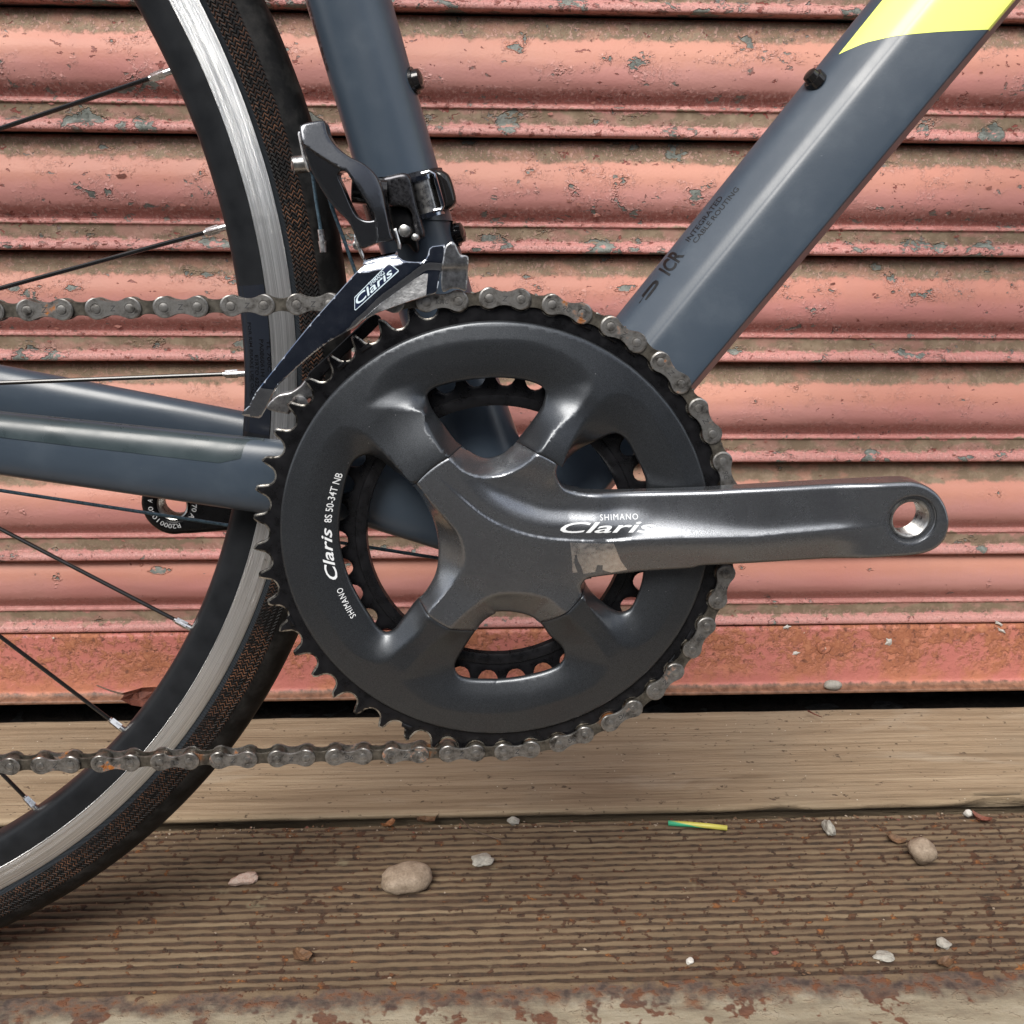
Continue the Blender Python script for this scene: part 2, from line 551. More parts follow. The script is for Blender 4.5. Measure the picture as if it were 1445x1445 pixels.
    col = m.mix(edge, col, m.ramp(rs, [(0.35, (0.03, 0.02, 0.02)), (0.5, (0.085, 0.055, 0.042)), (0.62, (0.12, 0.045, 0.02))]))
    pale = m.math('MULTIPLY', m.step(yb, -0.2955, -0.309), 0.85)
    lich = m.noise(m.map(p, (14, 60, 30), rot=(0, 0, 0.5)), 1.0, 5, 0.7)
    pc = m.ramp(lich, [(0.3, (0.13, 0.1, 0.07)), (0.5, (0.26, 0.225, 0.155)), (0.72, (0.36, 0.325, 0.245))])
    prust = m.step(m.math('ADD', m.noise(p, 30, 4, 0.65), m.math('MULTIPLY', b, 0.25)), 0.645, 0.70)
    pc = m.mix(prust, pc, m.ramp(b, [(0.35, (0.05, 0.02, 0.011)), (0.7, (0.15, 0.06, 0.03))]))
    col = m.mix(pale, col, pc)
    m.set(Base_Color=col, Roughness=0.88)
    m.bump(m.math('ADD', m.math('ADD', g, m.math('MULTIPLY', m.noise(p, 500, 4, 0.7), 0.6)), m.math('MULTIPLY', rust, 0.4)), 0.0009)
    MT["deck_wood"] = m.m

    m = Mat("step_stone")
    p = m.pos()
    a = m.noise(m.map(p, (10, 26, 26), rot=(0, 0, 0.5)), 1.0, 6, 0.7)
    b = m.noise(p, 130, 5, 0.65)
    col = m.ramp(a, [(0.3, (0.14, 0.115, 0.09)), (0.55, (0.27, 0.245, 0.195)), (0.75, (0.38, 0.355, 0.29))])
    rust = m.step(m.math('ADD', m.noise(p, 24, 5, 0.65), m.math('MULTIPLY', b, 0.2)), 0.64, 0.69)
    col = m.mix(rust, col, m.ramp(b, [(0.3, (0.1, 0.035, 0.015)), (0.7, (0.27, 0.105, 0.05))]))
    m.set(Base_Color=col, Roughness=0.9)
    m.bump(m.math('ADD', a, m.math('MULTIPLY', b, 0.7)), 0.0011)
    MT["step_stone"] = m.m

    simple("asphalt", (0.045, 0.044, 0.043), 0.9, 0, 250, 0.5, 0.002)
    simple("render_wall", (0.3, 0.27, 0.24), 0.9, 0, 40, 0.25, 0.001)
    simple("added_building_navy", (0.022, 0.03, 0.05), 0.6, 0, 3, 0.2)
    simple("soil", (0.018, 0.013, 0.009), 0.95, 0, 160, 0.6, 0.003)
    simple("dark_inside", (0.012, 0.011, 0.01), 0.95)

    def stone(name, c0, c1, sc=180):
        m = Mat(name)
        p = m.pos()
        a = m.noise(p, sc, 5, 0.65)
        b = m.noise(p, sc * 4, 4, 0.6)
        m.set(Base_Color=m.ramp(m.math('ADD', m.math('MULTIPLY', a, 0.7), m.math('MULTIPLY', b, 0.3)), [(0.32, c0), (0.68, c1)]), Roughness=0.7)
        m.bump(b, 0.0003)
        MT[name] = m.m
    stone("stone_brown", (0.17, 0.125, 0.085), (0.34, 0.27, 0.2))
    stone("stone_grey", (0.2, 0.19, 0.165), (0.38, 0.36, 0.31))
    stone("stone_pink", (0.4, 0.22, 0.17), (0.55, 0.48, 0.4), 300)
    stone("stone_white", (0.38, 0.36, 0.32), (0.62, 0.6, 0.56))
    stone("leaf_brown", (0.06, 0.032, 0.016), (0.18, 0.095, 0.045))
    stone("leaf_red", (0.08, 0.025, 0.015), (0.19, 0.06, 0.036))
    stone("leaf_orange", (0.14, 0.055, 0.02), (0.3, 0.13, 0.05))
    stone("twig_brown", (0.07, 0.045, 0.03), (0.16, 0.105, 0.07))
    m = Mat("wire_sleeve")
    o = m.sep(m.obj())
    f = m.step(m.math('ADD', m.math('SINE', m.math('MULTIPLY', o[0], 70.0)), m.math('MULTIPLY', o[2], 500)), -0.15, 0.1)
    m.set(Base_Color=m.mix(f, (0.055, 0.42, 0.22), (0.55, 0.5, 0.1)), Roughness=0.4)
    MT["wire_sleeve"] = m.m


build_materials()


# ------------------------------------------------------------------ helpers: objects and meshes
def tag(o, label=None, cat=None, group=None, kind=None):
    if label:
        o["label"] = label
    if cat:
        o["category"] = cat
    if group:
        o["group"] = group
    if kind:
        o["kind"] = kind
    return o


def link(name, data, parent=None):
    o = bpy.data.objects.new(name, data)
    COL.objects.link(o)
    if parent is not None:
        o.parent = parent
    return o


def mesh(name, V, F, mat, smooth=True, uv=None, midx=None):
    me = bpy.data.meshes.new(name)
    me.from_pydata([tuple(map(float, v)) for v in V], [], [tuple(int(i) for i in f) for f in F])
    mats = mat if isinstance(mat, (list, tuple)) else [mat]
    for x in mats:
        me.materials.append(MT[x])
    if midx is not None:
        me.polygons.foreach_set("material_index", np.asarray(midx, dtype=np.int32))
    if uv is not None:
        lay = me.uv_layers.new(name="UVMap")
        vi = np.empty(len(me.loops), dtype=np.int32)
        me.loops.foreach_get("vertex_index", vi)
        lay.data.foreach_set("uv", np.asarray(uv, dtype=np.float32)[vi].ravel())
    me.polygons.foreach_set("use_smooth", np.full(len(me.polygons), bool(smooth)))
    me.update()
    return me


class MB:
    """collects shapes; coordinates are (u, d, v) in millimetres"""
    def __init__(self):
        self.V, self.F, self.I = [], [], []

    def add(self, V, F, mi=0):
        o = len(self.V)
        self.V.extend([tuple(v) for v in V])
        self.F.extend([tuple(i + o for i in f) for f in F])
        self.I.extend([mi] * len(F))
        return self

    def cyl(self, p0, p1, r0, r1=None, n=20, caps=True, mi=0, dome=0.0):
        r1 = r0 if r1 is None else r1
        p0, p1 = Vector(p0), Vector(p1)
        ax = (p1 - p0).normalized()
        q = ax.to_track_quat('Z', 'Y')
        ring = [q @ Vector((math.cos(2 * math.pi * i / n), math.sin(2 * math.pi * i / n), 0)) for i in range(n)]
        V = [p0 + r0 * e for e in ring] + [p1 + r1 * e for e in ring]
        F = [(i, (i + 1) % n, n + (i + 1) % n, n + i) for i in range(n)]
        self.add(V, F, mi)
        if caps:
            for c, r, s, a in ((p0, r0, -1, True), (p1, r1, 1, False)):
                rings = [[c + (r * (1 - 0.0)) * e for e in ring]]
                if dome:
                    rings.append([c + ax * s * dome * 0.75 + r * 0.7 * e for e in ring])
                VV = [v for rg in rings for v in rg] + [c + ax * s * dome]
                FF = []
                for k in range(len(rings) - 1):
                    FF += [(k * n + i, k * n + (i + 1) % n, (k + 1) * n + (i + 1) % n, (k + 1) * n + i) for i in range(n)]
                k = len(rings) - 1
                FF += [(k * n + i, k * n + (i + 1) % n, len(VV) - 1) for i in range(n)]
                if a:
                    FF = [f[::-1] for f in FF]
                self.add(VV, FF, mi)
        return self

    def tube(self, pts, r, n=10, mi=0, caps=True):
        pts = [Vector(p) for p in pts]
        V, F = [], []
        ref = Vector((0.12, 1, 0.07)).normalized()
        for i, p in enumerate(pts):
            t = (pts[min(i + 1, len(pts) - 1)] - pts[max(i - 1, 0)]).normalized()
            a = t.cross(ref).normalized()
            b = t.cross(a)
            rr = r[i] if isinstance(r, (list, tuple, np.ndarray)) else r
            V += [p + rr * (math.cos(2 * math.pi * k / n) * a + math.sin(2 * math.pi * k / n) * b) for k in range(n)]
        for i in range(len(pts) - 1):
            F += [(i * n + k, i * n + (k + 1) % n, (i + 1) * n + (k + 1) % n, (i + 1) * n + k) for k in range(n)]
        if caps:
            F += [tuple(range(n))[::-1], tuple((len(pts) - 1) * n + k for k in range(n))]
        return self.add(V, F, mi)

    def lathe(self, prof, c=(0, 0, 0), n=48, mi=0, close=False):
        """profile of (radius, d) turned about the d axis through c"""
        V, F = [], []
        m = len(prof)
        for i in range(n):
            a = 2 * math.pi * i / n
            V += [(c[0] + r * math.sin(a), c[1] + d, c[2] + r * math.cos(a)) for r, d in prof]
        for i in range(n):
            for k in range(m if close else m - 1):
                k2 = (k + 1) % m
                F.append((i * m + k, i * m + k2, ((i + 1) % n) * m + k2, ((i + 1) % n) * m + k))
        return self.add(V, F, mi)


def catmull(pts, closed=True, step=1.0):
    P = np.asarray(pts, float)
    n = len(P)
    out = []
    rng_ = range(n if closed else n - 1)
    for i in rng_:
        if closed:
            a, b, c, d = P[(i - 1) % n], P[i], P[(i + 1) % n], P[(i + 2) % n]
        else:
            a, b, c, d = P[max(i - 1, 0)], P[i], P[i + 1], P[min(i + 2, n - 1)]
        m = max(2, int(np.linalg.norm(c - b) / step) + 1)
        t = np.linspace(0, 1, m, endpoint=False)[:, None]
        out.append(0.5 * ((2 * b) + (-a + c) * t + (2 * a - 5 * b + 4 * c - d) * t ** 2 + (-a + 3 * b - 3 * c + d) * t ** 3))
    out = np.concatenate(out)
    if not closed:
        out = np.vstack([out, P[-1]])
    return out


def poly(pts, step=1.0):
    """straight-edged closed loop, resampled"""
    P = np.asarray(pts, float)
    out = []
    for i in range(len(P)):
        b, c = P[i], P[(i + 1) % len(P)]
        m = max(1, int(np.linalg.norm(c - b) / step))
        out.append(b + (c - b) * np.linspace(0, 1, m, endpoint=False)[:, None])
    return np.concatenate(out)


def circle(c, r, n):
    a = np.linspace(0, 2 * math.pi, n, endpoint=False)
    return np.stack([c[0] + r * np.sin(a), c[1] + r * np.cos(a)], 1)


def pip(Q, P):
    Q = np.asarray(Q, float)
    x, y = Q[:, 0], Q[:, 1]
    ins = np.zeros(len(Q), bool)
    for i in range(len(P)):
        x0, y0 = P[i]
        x1, y1 = P[(i + 1) % len(P)]
        if y0 == y1:
            continue
        c = ((y0 > y) != (y1 > y)) & (x < (x1 - x0) * (y - y0) / (y1 - y0) + x0)
        ins ^= c
    return ins


def dpoly(Q, P, closed=True):
    Q = np.asarray(Q, float)
    best = np.full(len(Q), 1e9)
    for i in range(len(P) if closed else len(P) - 1):
        a, b = P[i], P[(i + 1) % len(P)]
        ab = b - a
        l2 = ab @ ab
        if l2 < 1e-12:
            continue
        t = np.clip(((Q - a) @ ab) / l2, 0, 1)
        e = Q - a - t[:, None] * ab
        best = np.minimum(best, (e * e).sum(1))
    return np.sqrt(best)


def sstep(a, b, x):
    t = np.clip((np.asarray(x, float) - a) / (b - a), 0, 1)
    return t * t * (3 - 2 * t)


def hfield(loops, inside, height, spacing, backfn, rim=(0.35, 1.0), extra=None):
    """front surface with depth -height(u,v), walls and back; returns MB"""
    allp = np.concatenate(loops)
    lo, hi = allp.min(0), allp.max(0)
    gx = np.arange(lo[0], hi[0], spacing)
    gy = np.arange(lo[1], hi[1], spacing * 0.866)
    X, Y = np.meshgrid(gx, gy)
    X = X + (np.arange(len(gy)) % 2)[:, None] * spacing * 0.5
    G = np.stack([X.ravel(), Y.ravel()], 1)
    G = G[inside(G)]
    if extra is not None:
        G = np.vstack([G, extra[inside(extra)]])
    dist = np.full(len(G), 1e9)
    for lp in loops:
        dist = np.minimum(dist, dpoly(G, lp))
    keep = dist > max(0.45 * spacing, rim[-1] * 1.2 if rim else 0)
    G = G[keep]
    R = []
    for lp in loops:
        tn = np.roll(lp, -1, 0) - np.roll(lp, 1, 0)
        tn /= np.maximum(np.linalg.norm(tn, axis=1), 1e-9)[:, None]
        nr = np.stack([-tn[:, 1], tn[:, 0]], 1)
        for w in rim or ():
            for sg in (1, -1):
                q = lp + sg * w * nr
                R.append(q[inside(q)])
    pts = [allp]
    if R:
        R = np.concatenate(R)
        dist = np.full(len(R), 1e9)
        for lp in loops:
            dist = np.minimum(dist, dpoly(R, lp))
        R = R[dist > 0.8 * rim[0]]
        pts.append(R)
    pts.append(G)
    pts = np.concatenate(pts)
    E, o = [], 0
    for lp in loops:
        n = len(lp)
        E += [(o + i, o + (i + 1) % n) for i in range(n)]
        o += n
    res = delaunay_2d_cdt([Vector(p) for p in pts], E, [], 0, 1e-5)
    V2 = np.array([(v[0], v[1]) for v in res[0]])
    T = np.array([f for f in res[2] if len(f) == 3])
    cen = V2[T].mean(1)
    T = T[inside(cen)]
    ar = np.cross(V2[T[:, 1]] - V2[T[:, 0]], V2[T[:, 2]] - V2[T[:, 0]])
    T = T[np.abs(ar) > 1e-7]
    ar = ar[np.abs(ar) > 1e-7]
    T[ar < 0] = T[ar < 0][:, ::-1]          # ccw seen with u right, v up -> normal towards the viewer (-d)
    used = np.unique(T)
    rem = -np.ones(len(V2), int)
    rem[used] = np.arange(len(used))
    V2, T = V2[used], rem[T]
    H = height(V2)
    mb = MB()
    mb.add(np.stack([V2[:, 0], -H, V2[:, 1]], 1), T)
    B = backfn(V2, H)                       # depth of the back
    mb.add(np.stack([V2[:, 0], B, V2[:, 1]], 1), T[:, ::-1])
    ed = {}
    for a, b, c in T:
        for e in ((a, b), (b, c), (c, a)):
            ed[e] = 1
    bd = [e for e in ed if (e[1], e[0]) not in ed]
    bv = sorted({i for e in bd for i in e})
    ix = {v: i for i, v in enumerate(bv)}
    n = len(bv)
    WV = [(V2[i, 0], -H[i], V2[i, 1]) for i in bv] + [(V2[i, 0], B[i], V2[i, 1]) for i in bv]
    WF = [(ix[b], ix[a], ix[a] + n, ix[b] + n) for a, b in bd]
    mb.add(WV, WF)
    return mb


def plate(loop, d, thick, rnd=0.6, holes=(), spacing=2.5, hf=None, drop=None, extra=None):
    loops = [np.asarray(loop)] + [np.asarray(h) for h in holes]
    drop = rnd if drop is None else drop

    def inside(Q):
        r = pip(Q, loops[0])
        for h in loops[1:]:
            r &= ~pip(Q, h)
        return r

    def height(Q):
        H = np.full(len(Q), -float(d)) if hf is None else hf(Q)
        e = np.full(len(Q), 1e9)
        for lp in loops:
            e = np.minimum(e, dpoly(Q, lp))
        x = 1 - np.clip(e / rnd, 0, 1)
        if rnd <= 0.6:
            return H - drop * 0.8 * x
        return H - drop * (1 - np.sqrt(np.maximum(0, 1 - x * x)))
    return hfield(loops, inside, height, spacing, lambda Q, H: -H + thick if hf is not None else np.full(len(Q), d + thick), rim=(rnd,) if rnd <= 0.6 else (rnd * 0.15, rnd * 0.45, rnd), extra=extra)


def refine(V, T, maxlen):
    """split triangles until no edge is longer than maxlen"""
    V = [tuple(v) for v in V]
    T = list(T)
    for _ in range(7):
        mid, out, again = {}, [], False

        def mp(a, b):
            key = (min(a, b), max(a, b))
            if math.dist(V[a], V[b]) <= maxlen:
                return None
            if key not in mid:
                mid[key] = len(V)
                V.append(((V[a][0] + V[b][0]) / 2, (V[a][1] + V[b][1]) / 2))
            return mid[key]
        for a, b, c in T:
            x, y, z = mp(a, b), mp(b, c), mp(c, a)
            k = [x, y, z]
            if k == [None] * 3:
                out.append((a, b, c))
                continue
            again = True
            if None not in k:
                out += [(a, x, z), (x, b, y), (z, y, c), (x, y, z)]
            else:
                loop = [q for q in (a, x, b, y, c, z) if q is not None]
                start = next(i for i, q in enumerate(loop) if q in k)
                loop = loop[start:] + loop[:start]
                out += [(loop[0], loop[i], loop[i + 1]) for i in range(1, len(loop) - 1)]
        T = out
        if not again:
            break
    return np.array(V), T




def text2d(body, size, shear=0.0, bold=0.0, sx=1.0, spacing=1.0):
    """glyph outline mesh: (verts (x,y) mm, faces, width); cap height = size"""
    cu = bpy.data.curves.new("t", 'FONT')
    cu.body = body
    cu.size = 1.0
    cu.shear = shear
    cu.offset = bold
    cu.space_character = spacing
    cu.resolution_u = 3
    cu.fill_mode = 'BOTH'
    ob = bpy.data.objects.new("t", cu)
    COL.objects.link(ob)
    dg = bpy.context.evaluated_depsgraph_get()
    me = bpy.data.meshes.new_from_object(ob.evaluated_get(dg))
    V = np.array([(v.co.x, v.co.y) for v in me.vertices])
    F = [tuple(p.vertices) for p in me.polygons]
    bpy.data.objects.remove(ob)
    bpy.data.curves.remove(cu)
    bpy.data.meshes.remove(me)
    T = []
    for f in F:
        for i in range(1, len(f) - 1):
            T.append((f[0], f[i], f[i + 1]))
    k = size / 0.69
    V = V * k
    V, F = refine(V, T, 0.9)
    V[:, 0] *= sx
    V[:, 0] -= V[:, 0].min()
    return V, F, V[:, 0].max()


# =================================================================== SETTING
gm = MB()
ground = link("ground", mesh("ground", [(-60, -90, -0.03), (60, -90, -0.03), (60, 2, -0.03), (-60, 2, -0.03)], [(0, 1, 2, 3)], "asphalt"))
tag(ground, kind="structure")

# stone step in front of the decking board
sx = np.arange(-1.6, 1.61, 0.02)
V, F = [], []
prof = [(-0.62, -0.03), (-0.618, -0.009), (-0.612, -0.006)] + [(-0.6 + i * 0.0128, -0.0055) for i in range(20)] + [(-0.3505, -0.006), (-0.349, -0.009), (-0.348, -0.03)]
for i, x in enumerate(sx):
    for y, z in prof:
        k = mnoise.noise(Vector((x * 9, y * 14, 1.3))) * 0.0016 if z > -0.02 else 0
        V.append((x, y + (k if y > -0.36 else 0), z + k))
npf = len(prof)
for i in range(len(sx) - 1):
    for k in range(npf - 1):
        F.append((i * npf + k, (i + 1) * npf + k, (i + 1) * npf + k + 1, i * npf + k + 1))
tag(link("pavement", mesh("pavement", V, F, "step_stone")), kind="structure")

# soil in the gap and the dark room behind the shutter
sv = []
sf = []
gxs = np.arange(-1.6, 1.61, 0.012)
gys = np.arange(-0.16, 0.081, 0.01)
for x in gxs:
    for y in gys:
        sv.append((x, y, -0.028 + 0.006 * mnoise.noise(Vector((x * 40, y * 40, 0)))))
ny = len(gys)
for i in range(len(gxs) - 1):
    for k in range(ny - 1):
        sf.append((i * ny + k, (i + 1) * ny + k, (i + 1) * ny + k + 1, i * ny + k + 1))
tag(link("soil", mesh("soil", sv, sf, "soil")), kind="structure")


def boxm(mb, a, b, mi=0):
    x0, y0, z0 = a
    x1, y1, z1 = b
    V = [(x0, y0, z0), (x1, y0, z0), (x1, y1, z0), (x0, y1, z0), (x0, y0, z1), (x1, y0, z1), (x1, y1, z1), (x0, y1, z1)]
    F = [(0, 3, 2, 1), (4, 5, 6, 7), (0, 1, 5, 4), (1, 2, 6, 5), (2, 3, 7, 6), (3, 0, 4, 7)]
    mb.add(V, F, mi)


bw = MB()
boxm(bw, (-4, -0.06, -0.03), (-1.5, 0.5, 3.4))
boxm(bw, (1.5, -0.06, -0.03), (4, 0.5, 3.4))
boxm(bw, (-1.5, -0.06, 2.405), (1.5, 0.5, 3.4))
boxm(bw, (-1.5, 0.45, -0.03), (1.5, 0.5, 2.405))
wall = link("unseen_building_wall", mesh("unseen_building_wall", bw.V, bw.F, "render_wall", smooth=False))
tag(wall, kind="structure")
bw = MB()
boxm(bw, (-14, -10.5, -0.03), (14, -6.0, 3.3))          # unseen building added behind the camera: darkens reflections, blocks low sky
wall = link("unseen_building_wall", mesh("unseen_building_wall", bw.V, bw.F, "added_building_navy", smooth=False))
tag(wall, kind="structure")

# =================================================================== ROLLER SHUTTER
shutter = link("roller_shutter", None)
shutter.location = (0, 0, 0.016)
tag(shutter, "weathered salmon-red steel roller shutter with flaking paint behind the bicycle", "shutter")
SP = [(0.0, -9), (0.3, -6), (1.0, -2.4), (2.4, -0.4), (5, 0.6), (9, 1.7), (13, 3.2), (16.5, 4.9), (20, 6.8), (24, 8.4), (28, 9.4), (32, 9.9), (36, 9.9), (40, 9.3), (44, 7.9), (47.5, 5.8),
      (50.5, 3.6), (52.6, 2.4), (53.5, 2.2), (54.0, 3.1), (54.6, 4.1), (56.0, 4.5), (56.6, 4.2), (57.0, 3.4), (58, 3.2), (62, 3.1), (66.2, 3.2), (66.7, 3.6),
      (67.2, 5.0), (68.2, 6.6), (69.8, 7.9), (71.6, 8.4), (73.0, 8.0), (73.8, 6.6), (74.1, 4.0), (74.2, -3), (74.2, -9)]
spv = catmull([(a, b) for a, b in SP], closed=False, step=0.7)
xs = np.linspace(-1.5, 1.5, 301)
V, F, UV = [], [], []
for x in xs:
    for z, y in spv:
        wv = 0.35 * math.sin(x * 5.1 + 0.4) + 0.25 * math.sin(x * 13.7)
        bump = 0.5 * mnoise.noise(Vector((x * 14, z * 0.06, 3.1))) + 0.25 * mnoise.noise(Vector((x * 45, z * 0.15, 9.1)))
        V.append((x, -(y + (bump if 3 < z < 74 else 0)) / 1000, (-z + 0.3 * wv) / 1000))
        UV.append((x * 10, z / 75))
ns = len(spv)
for i in range(len(xs) - 1):
    for k in range(ns - 1):
        F.append((i * ns + k, i * ns + k + 1, (i + 1) * ns + k + 1, (i + 1) * ns + k))
slat_me = mesh("slat", V, F, "shutter_paint", uv=UV)
for k in range(-25, 6):
    s = link("slat", slat_me, shutter)
    s.location = (0.004 * math.sin(k * 2.3), 0.0035 if k == 5 else 0.0, 0.505 - 0.075 * k - 0.016 + (0.0145 if k == 5 else 0))
# bottom rail: angle with a small foot
RP = [(69.5, -3), (69.5, 3.0), (68.8, 4.2), (66, 4.8), (40, 5.8), (25, 6.8), (21, 7.8), (18.6, 10.5), (17.8, 14.5), (17.2, 15.6), (15.8, 15.8), (15.0, 15.2), (14.6, 12), (14.6, 1)]
rpv = catmull(RP, closed=False, step=1.5)
V, F = [], []
for x in xs:
    for z, y in rpv:
        b = 0.5 * mnoise.noise(Vector((x * 12, z * 0.04, 7.7))) + 0.35 * mnoise.noise(Vector((x * 60, z * 0.1, 5.5)))
        V.append((x, -(y + b) / 1000, (z + 0.35 * b) / 1000 - 0.016))
ns = len(rpv)
for i in range(len(xs) - 1):
    for k in range(ns - 1):
        F.append((i * ns + k, i * ns + k + 1, (i + 1) * ns + k + 1, (i + 1) * ns + k))
rail = link("bottom_rail", mesh("bottom_rail", V, F, "shutter_rail"), shutter)
tag(rail, "rust-mottled bottom rail")
sb = MB()
sp = wall_at(1165, 915, -0.008)
sb.lathe([(6.2, 0), (6.2, -0.5), (5.6, -1.0), (2.2, -1.2), (1.6, -0.7), (0, -0.7)], (0, 0, 0), 28)
so = link("rivet", mesh("rivet", [tuple(c / 1000 for c in v) for v in sb.V], sb.F, "shutter_rail"), shutter)
so.location = sp - Vector((0, 0, 0.016))
so.location.y = -0.0054
# lip of bare metal between last slat and rail is left to the slat itself

# curled flakes of lifting paint along the slats
fv, ff = [], []
for i in range(420):
    k = random.randint(-1, 5)
    x = random.uniform(-0.55, 0.55)
    zz = random.choice([random.gauss(46, 5), random.gauss(57, 3), random.gauss(70, 2), random.uniform(15, 50)])
    if k >= 3 and random.random() < 0.55:
        continue
    zz = min(max(zz, 6), 72)
    j = min(range(len(spv)), key=lambda q: abs(spv[q][0] - zz))
    yy = spv[j][1]
    s = random.uniform(0.5, 1.7) * (1.0 if random.random() < 0.85 else 1.7)
    tilt = random.uniform(0.15, 0.7)
    a = random.uniform(-0.5, 0.5)
    base = len(fv)
    n0 = random.randint(4, 6)
    loop = []
    for q in range(n0):
        an = 2 * math.pi * q / n0 + random.uniform(-0.3, 0.3)
        r = s * random.uniform(0.6, 1.2)
        loop.append((r * math.cos(an) * 1.5, r * math.sin(an) * 0.7))
    ymin = min(v for _, v in loop)
    for u, v in loop:
        up_ = (v - ymin)
        fv.append((x + (u * math.cos(a) - v * math.sin(a)) / 1000, -(yy + 0.5 + (up_ * tilt if random.random() < 1 else 0)) / 1000,
                   (0.505 - 0.075 * k) - zz / 1000 + v / 1000 - 0.016))
    ff.append(tuple(range(base, base + n0)))
fl = link("paint_flakes", mesh("paint_flakes", fv, ff, "shutter_paint", smooth=False, uv=[(0, 0.4)] * len(fv)), shutter)
tag(fl, kind="stuff")

# =================================================================== TIMBER
xs2 = np.arange(-1.5, 1.501, 0.006)
PP = [(-0.136, -0.028), (-0.137, -0.006), (-0.142, -0.0035), (-0.1478, 0.0008), (-0.1494, 0.0024), (-0.1486, 0.0036), (-0.1462, 0.0042)] + [(-0.142 + i * 0.0066, 0.0044) for i in range(18)] + [(-0.0268, 0.0042), (-0.0238, 0.0030), (-0.0226, 0.0), (-0.0226, -0.028)]
PP = [(y, z + 0.0015 if z > 0.001 else z) for y, z in PP]
V, F = [], []
for x in xs2:
    e1 = 0.0012 * mnoise.noise(Vector((x * 20, 0.3, 0))) + 0.0006 * mnoise.noise(Vector((x * 90, 0.3, 0)))
    chip = 0.007 * math.exp(-((x - 0.335) / 0.028) ** 2) + 0.0035 * math.exp(-((x - 0.18) / 0.012) ** 2)
    for y, z in PP:
        n = 0.0006 * mnoise.noise(Vector((x * 4, y * 90, 0.7))) + 0.0004 * mnoise.noise(Vector((x * 30, y * 60, 2.7)))
        yy = y + (e1 + chip * (1 if z > -0.002 else 0.4) if y < -0.144 else (0.5 * e1 if y > -0.03 else 0))
        V.append((x, yy, z + (n if z > 0 else 0)))
ns = len(PP)
for i in range(len(xs2) - 1):
    for k in range(ns - 1):
        F.append((i * ns + k, (i + 1) * ns + k, (i + 1) * ns + k + 1, i * ns + k + 1))
plank = link("timber_plank", mesh("timber_plank", V, F, "plank_wood"))
plank.location = (0, 0, 0)
tag(plank, "smooth pale weathered timber plank lying along the foot of the shutter", "plank")

NG, Y0, Y1 = 24, -0.2915, -0.1528
pit = (Y1 - Y0 - 0.003) / NG
DP = [(-0.345, -0.028, 1), (-0.345, -0.006, 1), (-0.343, -0.003, 1), (-0.335, -0.0018, 1), (-0.325, -0.0015, 1), (-0.316, -0.0014, 1), (-0.308, -0.0014, 1), (-0.302, -0.0012, 1), (-0.298, -0.0008, 1), (-0.2935, -0.0006, 1)]
for i in range(NG):
    y = Y0 + i * pit
    DP += [(y + pit * 0.04, 0.0, 1), (y + pit * 0.22, 0.0003, 1), (y + pit * 0.42, 0.0, 1), (y + pit * 0.50, -0.0008, 0.5), (y + pit * 0.56, -0.0026, 0.0), (y + pit * 0.86, -0.0028, 0.0), (y + pit * 0.96, -0.0010, 0.5)]
DP += [(Y1 - 0.0015, 0, 1), (Y1 - 0.0002, -0.001, 1), (Y1, -0.003, .6), (Y1, -0.028, 0)]
V, F, UV = [], [], []
xs3 = np.concatenate([np.arange(-1.5, -0.5, 0.02), np.arange(-0.5, 0.55, 0.0025), np.arange(0.55, 1.51, 0.02)])
for x in xs3:
    for j, (y, z, r) in enumerate(DP):
        gi = (j - 10) // 7
        wob = 0.0003 * mnoise.noise(Vector((x * 25, gi * 3.1, 0.2))) + 0.0002 * mnoise.noise(Vector((x * 170, y * 900, 4.2)))
        n = 0.0006 * mnoise.noise(Vector((x * 18, y * 300, 5.2))) + 0.0007 * mnoise.noise(Vector((x * 130, y * 500, 1.2)))
        V.append((x, y + wob + (0.0011 * mnoise.noise(Vector((x * 50, 2, 2))) if j < 3 else 0), z + (n if z > -0.02 else 0)))
        UV.append((x, r))
ns = len(DP)
for i in range(len(xs3) - 1):
    for k in range(ns - 1):
        F.append((i * ns + k, (i + 1) * ns + k, (i + 1) * ns + k + 1, i * ns + k + 1))
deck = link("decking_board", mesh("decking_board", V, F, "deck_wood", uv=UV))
tag(deck, "grooved brown decking board with rust spots in front of the smooth plank", "board")

# =================================================================== BICYCLE
RBW = RW.T @ RB
ring_c = RW.T @ (OB - OW)
BU, BD, BV = wdir(RBW[:, 0]), wdir(RBW[:, 2]), -wdir(RBW[:, 1])
BASE = np.array([-402.0, 45.0, -257.0])            # below the rear wheel (u, d, v)
bike = link("bicycle", None)
Mb = Matrix((BU, BD, BV)).transposed().to_4x4()
o0 = w2b(ring_c) + (BU * BASE[0] + BD * BASE[1] + BV * BASE[2]) / 1000
Mb.translation = o0
bike.matrix_world = Mb
tag(bike, "matt slate-blue road bicycle with grey crankset and rusty chain leaning by the shutter", "bicycle")
OFF = Vector(-BASE / 1000)


def part(name, mb, mat, parent=None, smooth=True, uv=None, label=None, sharp=32):
    V = np.asarray(mb.V, float) / 1000
    me = mesh(name, V, mb.F, mat, smooth, uv, mb.I if isinstance(mat, (list, tuple)) else None)
    if sharp:
        try:
            me.set_sharp_from_angle(angle=sharp * D2R)
        except Exception:
            pass
    o = link(name, me, parent or bike)
    if parent is None or parent is bike:
        o.location = OFF
    if label:
        o["label"] = label
    return o


def holder(name, label=None):
    o = link(name, None, bike)
    o.location = OFF
    if label:
        o["label"] = label
    return o


